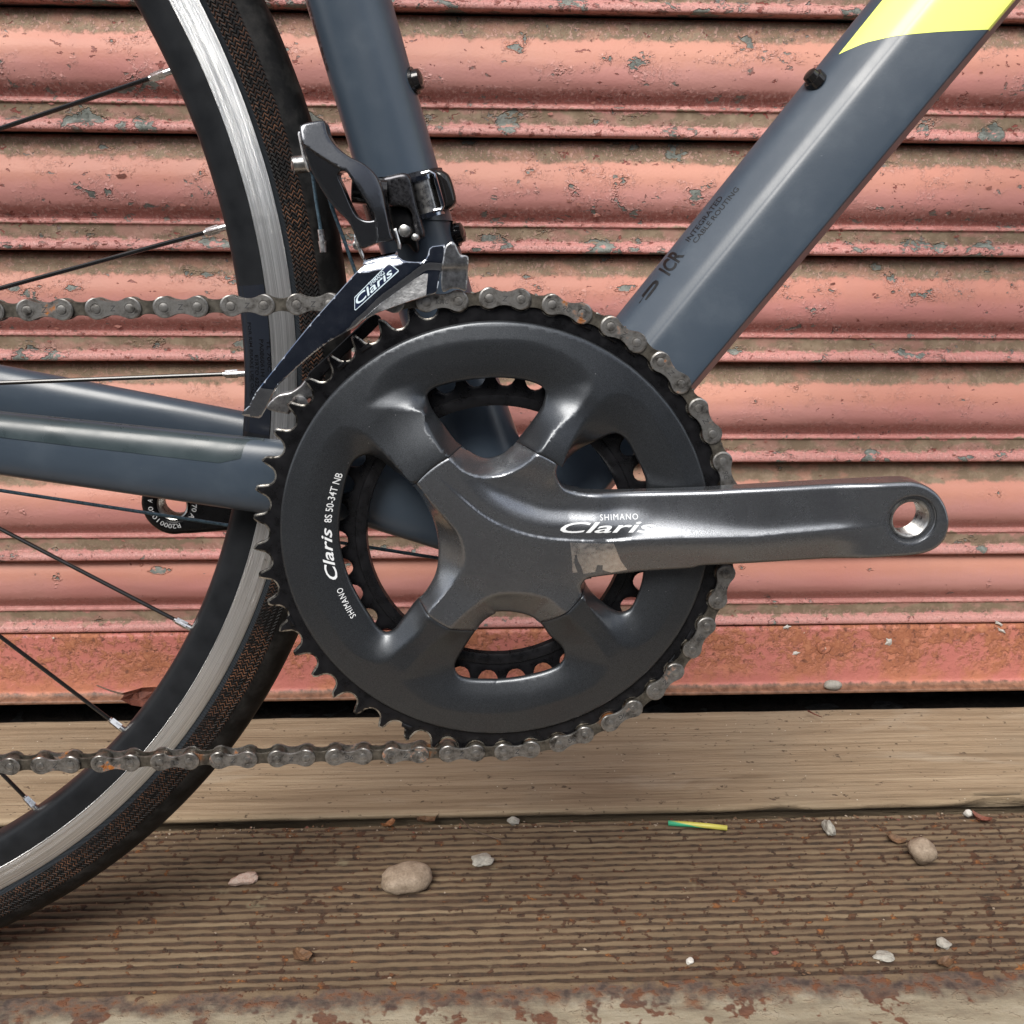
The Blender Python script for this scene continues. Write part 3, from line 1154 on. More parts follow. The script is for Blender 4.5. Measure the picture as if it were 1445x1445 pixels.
def lettering(items, fmap, mat, parent, name="lettering"):
    """items: list of (V2, F); fmap maps Nx2 -> Nx3 (u,d,v)"""
    mb = MB()
    for V2, F in items:
        mb.add(fmap(np.asarray(V2)), F)
    return part(name, mb, mat, parent, smooth=False)


# ---------------- chain geometry numbers
RP_ = 101.15
PH = -1.48 * D2R
STEP = 7.2 * D2R


def ringpin(k):
    a = PH + k * STEP
    return np.array([RP_ * math.sin(a), 0.0, RP_ * math.cos(a)])


# ---------------- outlines of the chainring face (traced in the picture, laid on the ring's own planes)
hole_top = catmull(L(cA([(950, 580), (975, 545), (1040, 520), (1150, 498), (1300, 484)]) + cB([(100, 490), (180, 505), (235, 530), (254, 562), (243, 612)])
                     + cS([(975, 0), (870, 150), (800, 230), (720, 300), (620, 330), (540, 310), (420, 230), (380, 190), (310, 95), (240, 0)]), -3), True, 1.0)
rec_top = catmull(L(cA([(640, 640), (640, 580), (680, 500), (750, 430), (850, 370), (1000, 320), (1150, 295), (1300, 285)]) + cB([(150, 290), (250, 315), (370, 365), (460, 430), (500, 490), (490, 550), (420, 650)])
                    + cS([(1080, 120), (990, 235), (880, 350), (780, 410), (680, 440), (560, 435), (440, 385), (350, 290), (300, 245), (200, 110), (150, 0)]), -8), True, 1.0)
hole_left = catmull(L(cA([(600, 890), (655, 880), (710, 905), (780, 960)]) + cS([(75, 480), (170, 600), (240, 740), (275, 860), (280, 1000), (260, 1120), (200, 1230), (120, 1310)])
                      + cC([(800, 520), (770, 552), (730, 560), (690, 530), (650, 470), (600, 390), (550, 290), (515, 180), (497, 60)]) + cA([(505, 1150), (530, 1020), (560, 930)]), -3), True, 1.0)
rec_left = catmull(L(cA([(860, 985), (780, 905), (700, 830), (640, 770), (560, 735), (500, 740), (440, 790), (390, 870), (350, 960), (310, 1080), (290, 1200)])
                     + cC([(292, 60), (302, 150), (335, 270), (380, 400), (450, 520), (520, 620), (600, 690), (700, 715), (760, 690), (830, 630), (920, 545)])
                     + cS([(240, 1340), (320, 1250), (420, 1130), (465, 1040), (465, 930), (420, 810), (330, 700), (240, 600), (140, 470)]), -8), True, 1.0)
hole_bot = catmull(L(cC([(1100, 700), (1090, 742), (1112, 783), (1180, 800), (1300, 803)]) + cD([(0, 948), (120, 935), (250, 905), (330, 868), (352, 820), (330, 770), (275, 720), (230, 660), (170, 620), (80, 600), (0, 600)])
                     + cC([(940, 470)][:0] + [(1300, 462), (1240, 500), (1190, 560), (1150, 620)]), -3), True, 1.0)
rec_bot = catmull(L(cC([(800, 790), (812, 825), (850, 865), (920, 920), (1000, 955), (1150, 980), (1300, 985)]) + cD([(0, 1128), (100, 1120), (250, 1082), (400, 1035), (500, 990), (560, 930), (585, 860), (520, 760), (420, 650), (330, 560), (230, 495), (0, 490)])
                    + cC([(1130, 450), (1040, 545), (960, 620), (870, 710)]), -8), True, 1.0)
hole_right = catmull(L(cB([(600, 770), (642, 780), (682, 822), (722, 900), (755, 970), (772, 1045)]) + cD([(768, 200), (762, 330), (755, 415), (740, 480), (712, 550), (680, 592), (632, 602), (570, 570), (500, 510), (462, 458), (440, 380), (440, 200)])
                       + cB([(345, 1040), (335, 965), (362, 905), (440, 843), (535, 797)]), -3), True, 1.0)
rec_right = catmull(L(cB([(345, 880), (420, 740), (500, 640), (570, 580), (640, 562), (720, 590), (790, 650), (850, 740), (900, 830), (940, 910), (965, 980)]) +
                      cD([(985, 0), (985, 200), (950, 430), (930, 520), (890, 620), (830, 710), (760, 765), (700, 785), (640, 770), (580, 710), (520, 620), (455, 530), (400, 420), (380, 200)]) + cB([(330, 1000)]), -8), True, 1.0)
WIN = [(hole_top, rec_top), (hole_left, rec_left), (hole_bot, rec_bot), (hole_right, rec_right)]
RS = 43.2
R_OUT = float(np.mean([np.linalg.norm(bl(x, y, -5)) for x, y in [(740, 449.8), (395.4, 726.6), (996, 682), (740, 1032), (540, 500), (480, 960)]]))


def prof(s, k=0.045):
    return (np.sqrt(s * s + k * k) - k) / (math.sqrt(1 + k * k) - k)


def window_drop(Q, H, wins, lip=1.4):
    for hole, rec in wins:
        ins = pip(Q, rec)
        if not ins.any():
            continue
        q = Q[ins]
        t = dpoly(q, rec)
        e = dpoly(q, hole)
        e = np.where(pip(q, hole), 0, e)
        s = t / np.maximum(t + e, 1e-6)
        h = H[ins] - np.maximum(H[ins] - lip, 0) * prof(s)
        h -= 0.7 * (1 - np.sqrt(np.maximum(0, 1 - (1 - np.clip(e / 0.9, 0, 1)) ** 2)))
        H[ins] = h
    return H


def base_h(Q):
    r = np.hypot(Q[:, 0], Q[:, 1])
    return 7.0 + (7.2 - 0.11 * np.maximum(0, -Q[:, 1])) * (1 - sstep(40, 72, r)) - 0.22 * np.maximum(0, np.sqrt((r - 72) ** 2 + 9) + (r - 72)) / 2


def ring_h(Q):
    r = np.hypot(Q[:, 0], Q[:, 1])
    H = window_drop(Q, base_h(Q), WIN)
    e = R_OUT - r
    H -= 0.9 * (1 - np.sqrt(np.maximum(0, 1 - (1 - np.clip(e / 1.1, 0, 1)) ** 2)))
    e2 = r - RS
    H -= 0.35 * (1 - np.clip(e2 / 0.4, 0, 1))
    return H


def ring_in(Q):
    r = np.hypot(Q[:, 0], Q[:, 1])
    ok = (r < R_OUT - 1e-4) & (r > RS + 1e-4)
    for h, _ in WIN:
        ok &= ~pip(Q, h)
    return ok


ring_mb = hfield([circle((0, 0), R_OUT, 560), circle((0, 0), RS, 240)] + [w[0] for w in WIN], ring_in, ring_h, 1.5,
                 lambda Q, H: np.where(np.hypot(Q[:, 0], Q[:, 1]) > R_OUT - 3, -1.2, 0.5), rim=(0.35, 1.1),
                 extra=np.concatenate([w[1] for w in WIN]))
chainring = part("chainring", ring_mb, "ring_paint", sharp=60, label="large dark grey outer chainring with four sculpted windows")

# toothed plate
tl = []
for k in range(50):
    a = PH + k * STEP
    tg = np.array([math.cos(a), -math.sin(a)])
    rd = np.array([math.sin(a), math.cos(a)])
    pk = rd * RP_
    tip = 103.7 + 0.35 * math.sin(k * 2.1)
    lean = 0.25
    pts_ = [(-5.35, tip - 0.55), (-4.75, 101.9)]
    for ang in (-78, -60, -40, -20, 0, 20, 40, 60, 78):
        q = ang * D2R
        pts_.append((4.2 * math.sin(q), RP_ - 4.2 * math.cos(q)))
    pts_ += [(4.7, 101.9), (5.4, tip - 0.5), (5.95, tip)]
    tl += [tg * x + rd * r for x, r in pts_]
tl = np.array(tl)


def plate_simple(loop, holes, d0, d1, bev=0.35, edge=None):
    loops = [loop] + list(holes)

    def inside(Q):
        r = pip(Q, loops[0])
        for h in loops[1:]:
            r &= ~pip(Q, h)
        return r

    def hh(Q):
        e = np.full(len(Q), 1e9)
        for lp in loops:
            e = np.minimum(e, dpoly(Q, lp))
        return np.full(len(Q), -d0) - bev * (1 - np.clip(e / 0.8, 0, 1))
    mb = hfield(loops, inside, hh, 3.0, lambda Q, H: np.full(len(Q), d1), rim=(0.8,))
    if edge is not None:                # worn bright metal along the toothed edge
        VV = np.array(mb.V)
        cen = np.array([VV[list(f)].mean(0) for f in mb.F])
        near = (dpoly(cen[:, [0, 2]], loop) < 0.6) & (np.hypot(cen[:, 0], cen[:, 2]) > edge)
        mb.I = [1 if q else 0 for q in near]
    return mb


part("tooth_ring", plate_simple(tl, [circle((0, 0), 84, 120)], -1.15, 1.15, edge=96), ["black_metal", "tooth_steel"], chainring, sharp=30)
# shift ramps: little pins on the plate between cover and teeth
for a in (22, 29, 35, -33, -40, 118, 126, -112, 205):
    q = a * D2R
    c = np.array([math.sin(q), math.cos(q)]) * 97.2
    t = np.array([math.cos(q), -math.sin(q)])
    n = c / np.linalg.norm(c)
    lp = np.array([c - 2.6 * t - 0.9 * n, c + 2.6 * t - 0.9 * n, c + 2.2 * t + 0.9 * n, c - 2.4 * t + 0.8 * n])
    part("shift_ramp", plate(poly(lp[::-1], 1.2), -2.0, 1.0, 0.4, spacing=2), "black_metal", chainring)

# inner chainring, 34 teeth
tl2 = []
RI = 12.7 / 2 / math.sin(math.pi / 34)
for k in range(34):
    a = 0.06 + k * 2 * math.pi / 34
    rd = np.array([math.sin(a), math.cos(a)])
    tg = np.array([math.cos(a), -math.sin(a)])
    for ang in (-66, -40, -15, 15, 40, 66):
        q = ang * D2R
        tl2.append(rd * RI + 4.15 * (math.sin(q) * tg - math.cos(q) * rd))
    a2 = a + math.pi / 34
    rd2 = np.array([math.sin(a2), math.cos(a2)])
    tg2 = np.array([math.cos(a2), -math.sin(a2)])
    tl2 += [rd2 * 72.2 - tg2 * 0.9, rd2 * 72.3 + tg2 * 0.8]
inner = part("inner_chainring", plate_simple(np.array(tl2), [circle((0, 0), 56.5, 120)], 6.2, 8.6), "black_metal", label="black inner chainring seen through the windows")
im = MB()
im.lathe([(61.5, 6.2), (61.0, 5.2), (58.5, 4.9), (56.6, 5.6), (56.2, 8.6)], (0, 0, 0), 120)
part("rib", im, "black_metal", inner)
# ---------------- crank arm with spider
dar = lambda x: -14 - 12 * max(0.0, min(1.0, (x - 760) / 525.0))
arm_top = L(cS([(1160, 550), (1220, 571), (1300, 581)]) + cT([(450, 103), (600, 101), (800, 97), (1000, 90), (1200, 82)]) + cF([(150, 342), (300, 333), (600, 316), (850, 303), (1000, 296)]), dar)
arm_end = L(cF([(1060, 297), (1120, 315), (1175, 355), (1212, 410), (1230, 470), (1230, 525), (1212, 585), (1170, 632), (1110, 660), (1040, 672)]), dar)
arm_bot = L(cF([(900, 682), (600, 706), (300, 724), (0, 742)]) + cD([(1000, 399), (760, 416), (600, 428), (480, 440)]), dar)
arm_in = L(cD([(380, 470), (250, 430), (60, 300), (40, 120)]) + cB([(120, 960), (200, 920), (270, 960)]), -14)
arm_edge = catmull(np.vstack([arm_top, arm_end, arm_bot]), False, 1.0)
arm_in = np.vstack([arm_edge[-1:], arm_in, arm_edge[:1]])
arm_in = np.concatenate([arm_in[i] + (arm_in[i + 1] - arm_in[i]) * np.linspace(0, 1, max(2, int(np.linalg.norm(arm_in[i + 1] - arm_in[i]))), endpoint=False)[:, None] for i in range(len(arm_in) - 1)])[1:]
arm_c = np.vstack([arm_edge, arm_in])
pock_up = poly(np.vstack([catmull(L(cS([(1142, 296), (1102, 360), (1086, 400), (1086, 440), (1100, 480), (1125, 521), (1158, 548), (1220, 566), (1290, 574)]), -14), False, 1.0), L(cB([(700, 1040), (800, 700), (500, 500), (380, 820)]), -14)]), 1.0)
pock_lo = poly(np.vstack([catmull(L(cD([(700, 420), (600, 428), (480, 440), (452, 456), (440, 490), (452, 540)]), -14), False, 1.0), L(cD([(520, 640), (800, 700)]), -14)]), 1.0)
crease = L(cS([(190, 370), (300, 480), (400, 570), (500, 660), (600, 740), (750, 810), (900, 860), (1050, 885), (1200, 895)]) + cT([(400, 421), (550, 412), (740, 402), (1100, 392), (1445, 386)]) + cF([(400, 560), (900, 520), (1500, 480)]), dar)
crease_s = catmull(crease, False, 1.0)
for _ in range(60):
    crease_s[1:-1] = 0.25 * crease_s[:-2] + 0.5 * crease_s[1:-1] + 0.25 * crease_s[2:]
pedal = bl(1287, 733.5, -25.0)
PED_R = 10.2
RC = RS - 0.28
crank_loops = [circle((0, 0), RC, 240), hole_top, hole_left, hole_bot, arm_c, pock_up, pock_lo, circle(pedal, PED_R, 64)]


def side_of(Q, P):
    j = np.concatenate([np.argmin(((q[:, None, :] - P[None, :, :]) ** 2).sum(2), 1) for q in np.array_split(Q, max(1, len(Q) // 2000))])
    t = P[np.minimum(j + 1, len(P) - 1)] - P[np.maximum(j - 1, 0)]
    return np.sign(t[:, 0] * (Q[:, 1] - P[j, 1]) - t[:, 1] * (Q[:, 0] - P[j, 0]))


def crank_in(Q):
    r = np.hypot(Q[:, 0], Q[:, 1])
    ok = (r < RC)
    for h in (hole_top, hole_left, hole_bot):
        ok &= ~pip(Q, h)
    ok &= ~pip(Q, pock_up) & ~pip(Q, pock_lo)
    ok |= pip(Q, arm_c) & ~pip(Q, pock_up) & ~pip(Q, pock_lo)
    return ok & (np.hypot(Q[:, 0] - pedal[0], Q[:, 1] - pedal[1]) > PED_R - 1e-4)


def crank_plateau(Q):
    u, v = Q[:, 0], Q[:, 1]
    c = dpoly(Q, crease_s, closed=False) * side_of(Q, crease_s)
    H = 14.0 + 12.0 * np.clip((u - 30) / 140, 0, 1)
    w = sstep(-46, -30, u)                     # crease fades in from the upper left arm
    fade = 1 - sstep(46, 66, u)                # sharp step fades out along the arm
    below = np.minimum(c, 0)
    soft = np.where(c < 0, -(np.sqrt(c * c + 4) - 2), 0)
    kb = (0.16 + 0.16 * sstep(20, 60, u)) * (1 - 0.8 * sstep(136, 158, u))
    H += w * kb * soft
    cp = np.maximum(c, 0)
    H += w * fade * (-0.8 * sstep(0, 1.5, cp) + 0.05 * np.minimum(cp, 6) - 2.5 * sstep(4.5, 14, cp) - 0.12 * np.maximum(cp - 9, 0))
    arm = sstep(40, 66, u) * (1 - 0.8 * sstep(136, 158, u))
    wz = 10.0 - 7.5 * sstep(50, 120, u)
    ca = np.maximum(np.sqrt(cp * cp + 0.6) - 0.77, 0)
    H += arm * (-0.5 * wz * np.tanh(ca / wz) - 0.10 * cp)
    H += arm * (-0.10 * np.maximum(0, -c - 5) ** 1.15)
    return H


def crank_h(Q):
    r = np.hypot(Q[:, 0], Q[:, 1])
    H = crank_plateau(Q)
    inspider = r < RC + 0.01
    Hs = H.copy()
    wb = sstep(22, RC, r)
    notarm = 1 - sstep(0.55, 0.9, Q[:, 0] / np.maximum(r, 1e-6))
    Hs = Hs * (1 - wb * notarm) + base_h(Q) * wb * notarm
    Hs = window_drop(Q, Hs, WIN[:3])
    H = np.where(inspider, Hs, H)
    e = np.minimum(dpoly(Q, pock_up), dpoly(Q, pock_lo))
    ea = dpoly(Q, arm_edge, closed=False)
    e = np.where(Q[:, 0] > 20, np.minimum(e, ea), e)
    H -= 1.5 * (1 - np.sqrt(np.maximum(0, 1 - (1 - np.clip(e / 1.9, 0, 1)) ** 2)))
    ep = np.hypot(Q[:, 0] - pedal[0], Q[:, 1] - pedal[1]) - PED_R
    H -= 0.35 * (1 - np.clip(ep / 0.7, 0, 1))
    H -= np.where((np.abs(r - RC) < 0.5) & (Q[:, 0] < 30), 0.3 * (1 - np.clip((RC - r) / 0.4, 0, 1)), 0)
    return H


def crank_back(Q, H):
    u = Q[:, 0]
    r = np.hypot(u, Q[:, 1])
    arm = -(12.0 * np.clip((u - 30) / 140, 0, 1)) - 1.5
    return np.where(r < RC - 2, 0.6, np.minimum(0.6, arm))


crank_mb = hfield(crank_loops, crank_in, crank_h, 1.05, crank_back, rim=(0.4, 1.2, 2.0),
                  extra=np.concatenate([w[1] for w in WIN[:3]] + [crease_s + np.array([0, o]) for o in (0.0, 0.8, 1.6, -0.8)]))
crank = part("crank_arm", crank_mb, "crank_paint", sharp=60, label="metallic grey crank arm and four-armed spider")
# pedal thread insert
pm = MB()
ph = 24.9
pm.lathe([(10.15, -ph + 0.6), (9.9, -ph + 0.9), (9.7, -ph + 1.6), (8.6, -ph + 1.8)], (pedal[0], 0, pedal[1]), 64, 0)
thr = [(8.6, -ph + 1.8), (8.3, -ph + 1.3), (7.7, -ph + 1.4)]
d = -ph + 1.8
while d < -12.8:
    thr += [(7.35, d), (7.0, d + 0.3), (6.95, d + 0.5), (7.35, d + 0.8)]
    d += 1.1
thr += [(7.6, -12.6), (10.2, -12.6)]
pm.lathe(thr, (pedal[0], 0, pedal[1]), 64, 1)
part("pedal_thread", pm, ["crank_paint", "steel"], crank)


def on_crank(Q):
    return np.stack([Q[:, 0], -crank_h(Q) - 0.06, Q[:, 1]], 1)


def px_frame(p0, p1, dep):
    """2-D frame on the bicycle plane from two picture points (baseline start and end)"""
    a, b = bl(*p0, dep(p0[0]) if callable(dep) else dep), bl(*p1, dep(p1[0]) if callable(dep) else dep)
    x = (b - a) / np.linalg.norm(b - a)
    return a, x, np.array([-x[1], x[0]]), np.linalg.norm(b - a)


def fit_text(body, p0, p1, dep, cap, **k):
    a, x, y, w = px_frame(p0, p1, dep)
    V, F, tw = text2d(body, cap, **k)
    V = V.copy()
    V[:, 0] *= w / tw
    return np.array([a + x * q[0] + y * q[1] for q in V]), F


it = [fit_text("Claris", (791, 753.2), (926, 753.2), dar, 4.3, shear=0.35, bold=0.012),
      fit_text("SHIMANO", (848, 737), (903, 737), dar, 2.3, bold=0.0, spacing=1.2)]
lettering(it, on_crank, "white_print", crank)
wear = poly(L(cT([(215, 415), (340, 418), (510, 415), (560, 540), (610, 612), (560, 622), (500, 632), (440, 612), (440, 575), (400, 575), (390, 625), (310, 640), (295, 590), (270, 545), (262, 500), (248, 500), (245, 560), (270, 630), (235, 632), (228, 520)]), -14.6)[::-1], 1.0)
wm = hfield([wear], lambda Q: pip(Q, wear), lambda Q: crank_h(Q) + 0.05, 1.6, lambda Q, H: -H + 0.04, rim=None)
part("worn_patch", wm, "bare_alloy", crank, label="bare polished patch where the grey paint has rubbed off")


def arc_text(body, pc, dep, length_px, cap, scale=3.25, **k):
    """text running clockwise round the chainring centre, tops outward, centred at a picture point"""
    c = bl(*pc, dep)
    R = np.hypot(*c)
    th = math.atan2(c[0], c[1])
    V, F, tw = text2d(body, cap, **k)
    w = length_px / scale
    x = (V[:, 0] / tw - 0.5) * w
    y = V[:, 1] - cap / 2
    a = th + x / R
    return np.stack([(R + y) * np.sin(a), (R + y) * np.cos(a)], 1), F


it = [arc_text("Claris", (462, 783), -4, 76, 4.4, shear=0.35, bold=0.012),
      arc_text("SHIMANO", (487.5, 852), -4, 47, 2.5, bold=0.0, spacing=1.15),
      arc_text("8S 50-34T NB", (467.5, 703), -4, 72, 2.9, bold=0.006)]
lettering(it, lambda Q: np.stack([Q[:, 0], -ring_h(Q) - 0.06, Q[:, 1]], 1), "white_print", chainring)

# ---------------- left crank arm behind the frame
lc = bl(243, 713, 104)
lcc = np.array([0.0, 0.0])
dirv = (lcc - lc) / np.linalg.norm(lcc - lc)
nv = np.array([-dirv[1], dirv[0]])
pts = [lc + dirv * 168 + nv * 20, lc + dirv * 120 + nv * 17, lc + dirv * 60 + nv * 16.5, lc + dirv * 12 + nv * 17]
for a in np.linspace(80, 280, 11):
    q = a * D2R
    pts.append(lc + 17.0 * (math.cos(q) * dirv + math.sin(q) * nv))
pts += [lc + dirv * 12 - nv * 17, lc + dirv * 60 - nv * 16.5, lc + dirv * 120 - nv * 17, lc + dirv * 168 - nv * 20]
lcrank = part("left_crank_arm", plate(catmull(pts, True, 2.0), 104, 13, 3.0, [circle(lc, 8.2, 48)], spacing=6), "black_metal", label="black far-side crank arm with white size print")
pm = MB()
pm.lathe([(8.2, 104.3), (7.4, 104.8)] + [(7.4 - 0.35 * (i % 2), 105 + i * 0.55) for i in range(20)] + [(8.1, 117)], (lc[0], 0, lc[1]), 48)
part("pedal_thread", pm, "steel", lcrank)
mb = MB()
for body, ang, ln in (("170 A", 105, 9.5), ("R2000", 190, 10.5), ("1030", 245, 8.5), ("A", 283, 2.0)):
    V2, F2, tw = text2d(body, 2.5, bold=0.01)
    R = 11.2
    a = ang * D2R + (V2[:, 0] / tw - 0.5) * ln / R
    r = R + V2[:, 1] - 0.8
    mb.add(np.stack([lc[0] + r * np.sin(a), np.full(len(a), 103.9), lc[1] + r * np.cos(a)], 1), F2)
part("lettering", mb, "white_print", lcrank, smooth=False)

# ---------------- chain
ul = bl(10, 438, -12)
UL = np.array([ul[0], -12, ul[1]])
ll = bl(22, 1076.5, -11)
LL = np.array([ll[0], -11, ll[1]])
pins = {k: ringpin(k) for k in range(-1, 26)}


def run(start, kdir, k0, target, n):
    dv = (target - start)
    dv = dv / np.linalg.norm(dv)
    for i in range(1, n + 1):
        sag = 0.0
        pins[k0 + kdir * i] = start + dv * 12.7 * i + np.array([0, 0, -sag])


run(pins[-1], -1, -1, UL, 17)
run(pins[25], 1, 25, LL, 20)


def link_outline(r, waist, n=14):
    pts = []
    hw = 6.35
    for a in np.linspace(-55, 235, 2 * n):       # right lobe then left lobe
        pass
    A = 58
    for a in np.linspace(-(180 - A), 180 - A, 2 * n):
        q = a * D2R
        pts.append((hw + r * math.cos(q), r * math.sin(q)))
    xm = hw + r * math.cos((180 - A) * D2R)
    ym = r * math.sin((180 - A) * D2R)
    m = 5
    for i in range(1, m):
        t = i / m
        x = xm + (-2 * xm) * t
        pts.append((x, waist + (ym - waist) * (2 * t - 1) ** 2))
    for a in np.linspace(A, 360 - A, 2 * n):
        q = a * D2R
        pts.append((-hw + r * math.cos(q), r * math.sin(q)))
    for i in range(1, m):
        t = i / m
        x = -xm + (2 * xm) * t
        pts.append((x, -(waist + (ym - waist) * (2 * t - 1) ** 2)))
    return np.array(pts)


def plate3(mb, out, d0, d1, bev, front, mi=0):
    """chain side plate; front is the outer depth side"""
    n = len(out)
    ins = out * (1 - bev / 5.5)
    s = 1 if d1 > d0 else -1
    V = [(x, d1, y) for x, y in out] + [(x, d0 + s * bev * 0.7, y) for x, y in out] + [(x, d0, y) for x, y in ins]
    F = []
    for k in (0, 1):
        for i in range(n):
            j = (i + 1) % n
            f = (k * n + i, k * n + j, (k + 1) * n + j, (k + 1) * n + i)
            F.append(f if s < 0 else f[::-1])
    # caps split so that the waist stays concave-safe
    F.append(tuple(range(2 * n, 3 * n)) if s > 0 else tuple(range(3 * n - 1, 2 * n - 1, -1)))
    F.append(tuple(range(n - 1, -1, -1)) if s > 0 else tuple(range(n)))
    mb.add(V, F, mi)


OUTL = link_outline(4.15, 2.55)
INL = link_outline(4.0, 2.4)


def make_outer(glyph):
    mb = MB()
    plate3(mb, OUTL, -3.5, -2.45, 0.35, True)
    plate3(mb, OUTL, 3.5, 2.45, 0.35, True)
    for s in (-6.35, 6.35):
        mb.lathe([(2.55, -3.52), (2.6, -3.62), (2.05, -3.64), (1.95, -3.5)], (s, 0, 0), 24)
        mb.cyl((s, 3.7, 0), (s, -3.84, 0), 1.7, 1.62, 20, True, 0, 0.14)
    if glyph:
        V2, F2, w = text2d(glyph, 2.1 if len(glyph) < 3 else 1.7, shear=0.2, bold=0.012)
        V2 = V2 - np.array([w / 2, 1.0])
        mb.add(np.stack([V2[:, 0], np.full(len(V2), -3.53), V2[:, 1]], 1), F2, 1)
    return mesh("outer_link", np.array(mb.V) / 1000, mb.F, ["chain_steel", "dark_print"], True, None, mb.I)


def make_inner():
    mb = MB()
    plate3(mb, INL, -2.35, -1.45, 0.3, True)
    plate3(mb, INL, 2.35, 1.45, 0.3, True)
    for s in (-6.35, 6.35):
        mb.lathe([(2.2, -1.5), (3.7, -1.45), (3.88, -1.25), (3.88, 1.25), (3.7, 1.45), (2.2, 1.5)], (s, 0, 0), 24)
    return mesh("inner_link", np.array(mb.V) / 1000, mb.F, ["chain_dark"], True)


me_z, me_9, me_k, me_i = make_outer("Z"), make_outer("9G"), make_outer("KMC"), make_inner()
for me in (me_z, me_9, me_k, me_i):
    try:
        me.set_sharp_from_angle(angle=40 * D2R)
    except Exception:
        pass
chain = holder("chain", "worn steel roller chain with rust spots")
ks = sorted(pins)
nine = {2, 10, 12, 16, 20, 22, 30, 36}
for k in ks[:-1]:
    a, b = pins[k], pins[k + 1]
    x = Vector((b - a)).normalized()
    y0_ = Vector((0, 1, 0))
    z = x.cross(y0_).normalized()
    y = z.cross(x).normalized()
    if k % 2 == 0:
        me = me_k if k == -2 else (me_9 if k in nine else me_z)
        nm = "outer_link"
    else:
        me, nm = me_i, "inner_link"
    o = link(nm, me, chain)
    if k % 2 == 0 and k > -1 and k < 24 and False:
        pass
    mm = Matrix((x, y, z)).transposed().to_4x4()
    mm.translation = Vector((a + b) / 2000)
    o.matrix_local = mm

# ---------------- rear wheel
WC = np.array([-401.5, 45.0, 81.5])
wheel = holder("rear_wheel", "black rear wheel with a worn silver braking surface")


def wl_pt(th, r, off):
    return (WC[0] + r * math.sin(th), WC[1] + off, WC[2] + r * math.cos(th))


def wheel_lathe(profile, n=260, close=True):
    V, F, UV = [], [], []
    m = len(profile)
    arc = [0]
    for i in range(1, m):
        arc.append(arc[-1] + math.dist(profile[i], profile[i - 1]))
    for i in range(n + 1):
        th = 2 * math.pi * i / n
        for j, (r, o) in enumerate(profile):
            V.append(wl_pt(th, r, o))
            UV.append((th * 325, arc[j]))
    for i in range(n):
        for k in range(m - 1):
            F.append((i * m + k, i * m + k + 1, (i + 1) * m + k + 1, (i + 1) * m + k))
    return V, F, UV


rp = [(315.5, 8.2), (303.2, 10.2), (302.8, 10.6), (300, 10.4), (296, 9.6), (292.6, 8.4), (290.4, 6.6), (289.4, 4), (289.2, 0)]
rp = rp + [(r, -o) for r, o in rp[::-1][1:]]
V, F, UV = wheel_lathe(rp)
mb = MB().add(V, F)
rim = part("rim", mb, "rim_black", wheel)
for sg in (-1, 1):
    bp = [(303.0, 10.4 * sg), (303.3, 10.75 * sg), (308, 10.7 * sg), (313.2, 10.6 * sg), (313.9, 10.2 * sg), (314, 8 * sg)]
    V, F, UV = wheel_lathe(bp)
    part("brake_track", MB().add(V, F), "brake_track", wheel, uv=UV)
# tyre, UV across measured on the near side
half = catmull([(313.6, 9.4), (314.6, 10.2), (316.5, 11.3), (319.5, 12.3), (323.5, 12.7), (327.5, 12.1), (331.0, 10.2), (334.2, 7.0), (336.2, 3.6), (337.0, 0)], False, 0.9)
full = [(r, -o) for r, o in half] + [(r, o) for r, o in half[::-1][1:]]
V, F, UV = [], [], []
n = 300
m_ = len(full)
arc = [0]
for i in range(1, m_):
    arc.append(arc[-1] + math.dist(full[i], full[i - 1]))
tot = arc[-1]
for i in range(n + 1):
    th = 2 * math.pi * i / n
    for j, (r, o) in enumerate(full):
        V.append(wl_pt(th, r, o))
        UV.append((th * 325, min(arc[j], tot - arc[j])))
for i in range(n):
    for k in range(m_ - 1):
        F.append((i * m_ + k, i * m_ + k + 1, (i + 1) * m_ + k + 1, (i + 1) * m_ + k))
part("tyre", MB().add(V, F), "tyre", wheel, uv=UV, label="black road tyre with woven brown sidewall")

# spokes traced from the picture (rim end, second point)
SPK = [((241, 100.5), (0, 181), -1), ((318, 320.5), (0, 407), 1), ((345, 527), (0, 540), -1), ((271, 887), (0, 745), 1), ((176, 1031), (0, 899), -1), ((52, 1142), (0, 1097), 1)]
for p0, p1, sd in SPK:
    a2, b2 = bl(*p0, 44), bl(*p1, 40)
    a = np.array([a2[0], 44, a2[1]])
    b = np.array([b2[0], 40, b2[1]])
    ext = a + (b - a) / np.linalg.norm((b - a)[[0, 2]]) * 272
    ext[1] = 45 - 14 * 1
    dn = (ext - a) / np.linalg.norm(ext - a)
    s = MB().tube([a - dn * 1.5, (a + ext) / 2, ext], 0.98, 10)
    so = part("spoke", s, "black_gloss", wheel)
    nm = MB()
    nm.cyl(a - dn * 2, a + dn * 3, 1.55, 1.55, 12)
    nm.cyl(a + dn * 3, a + dn * 8.5, 1.95, 1.75, 4)
    nm.cyl(a + dn * 2.5, a + dn * 9.5, 1.5, 1.2, 12)
    part("nipple", nm, "bare_alloy", wheel, smooth=False)
hb = MB()
hb.lathe([(9, -38), (17, -30), (22, -18), (22, -15), (12, -11), (11, 15), (22, 30), (22, 33), (9, 38)], tuple(WC), 40)
hb.lathe([(5, -68), (5, 68)], tuple(WC), 20)
part("hub", hb, "black_metal", wheel)


def rim_off(r):
    rr = np.array([289.4, 290.4, 292.6, 296, 300, 302.8])
    oo = np.array([4, 6.6, 8.4, 9.6, 10.4, 10.6])
    return -np.interp(r, rr, oo) - 0.12


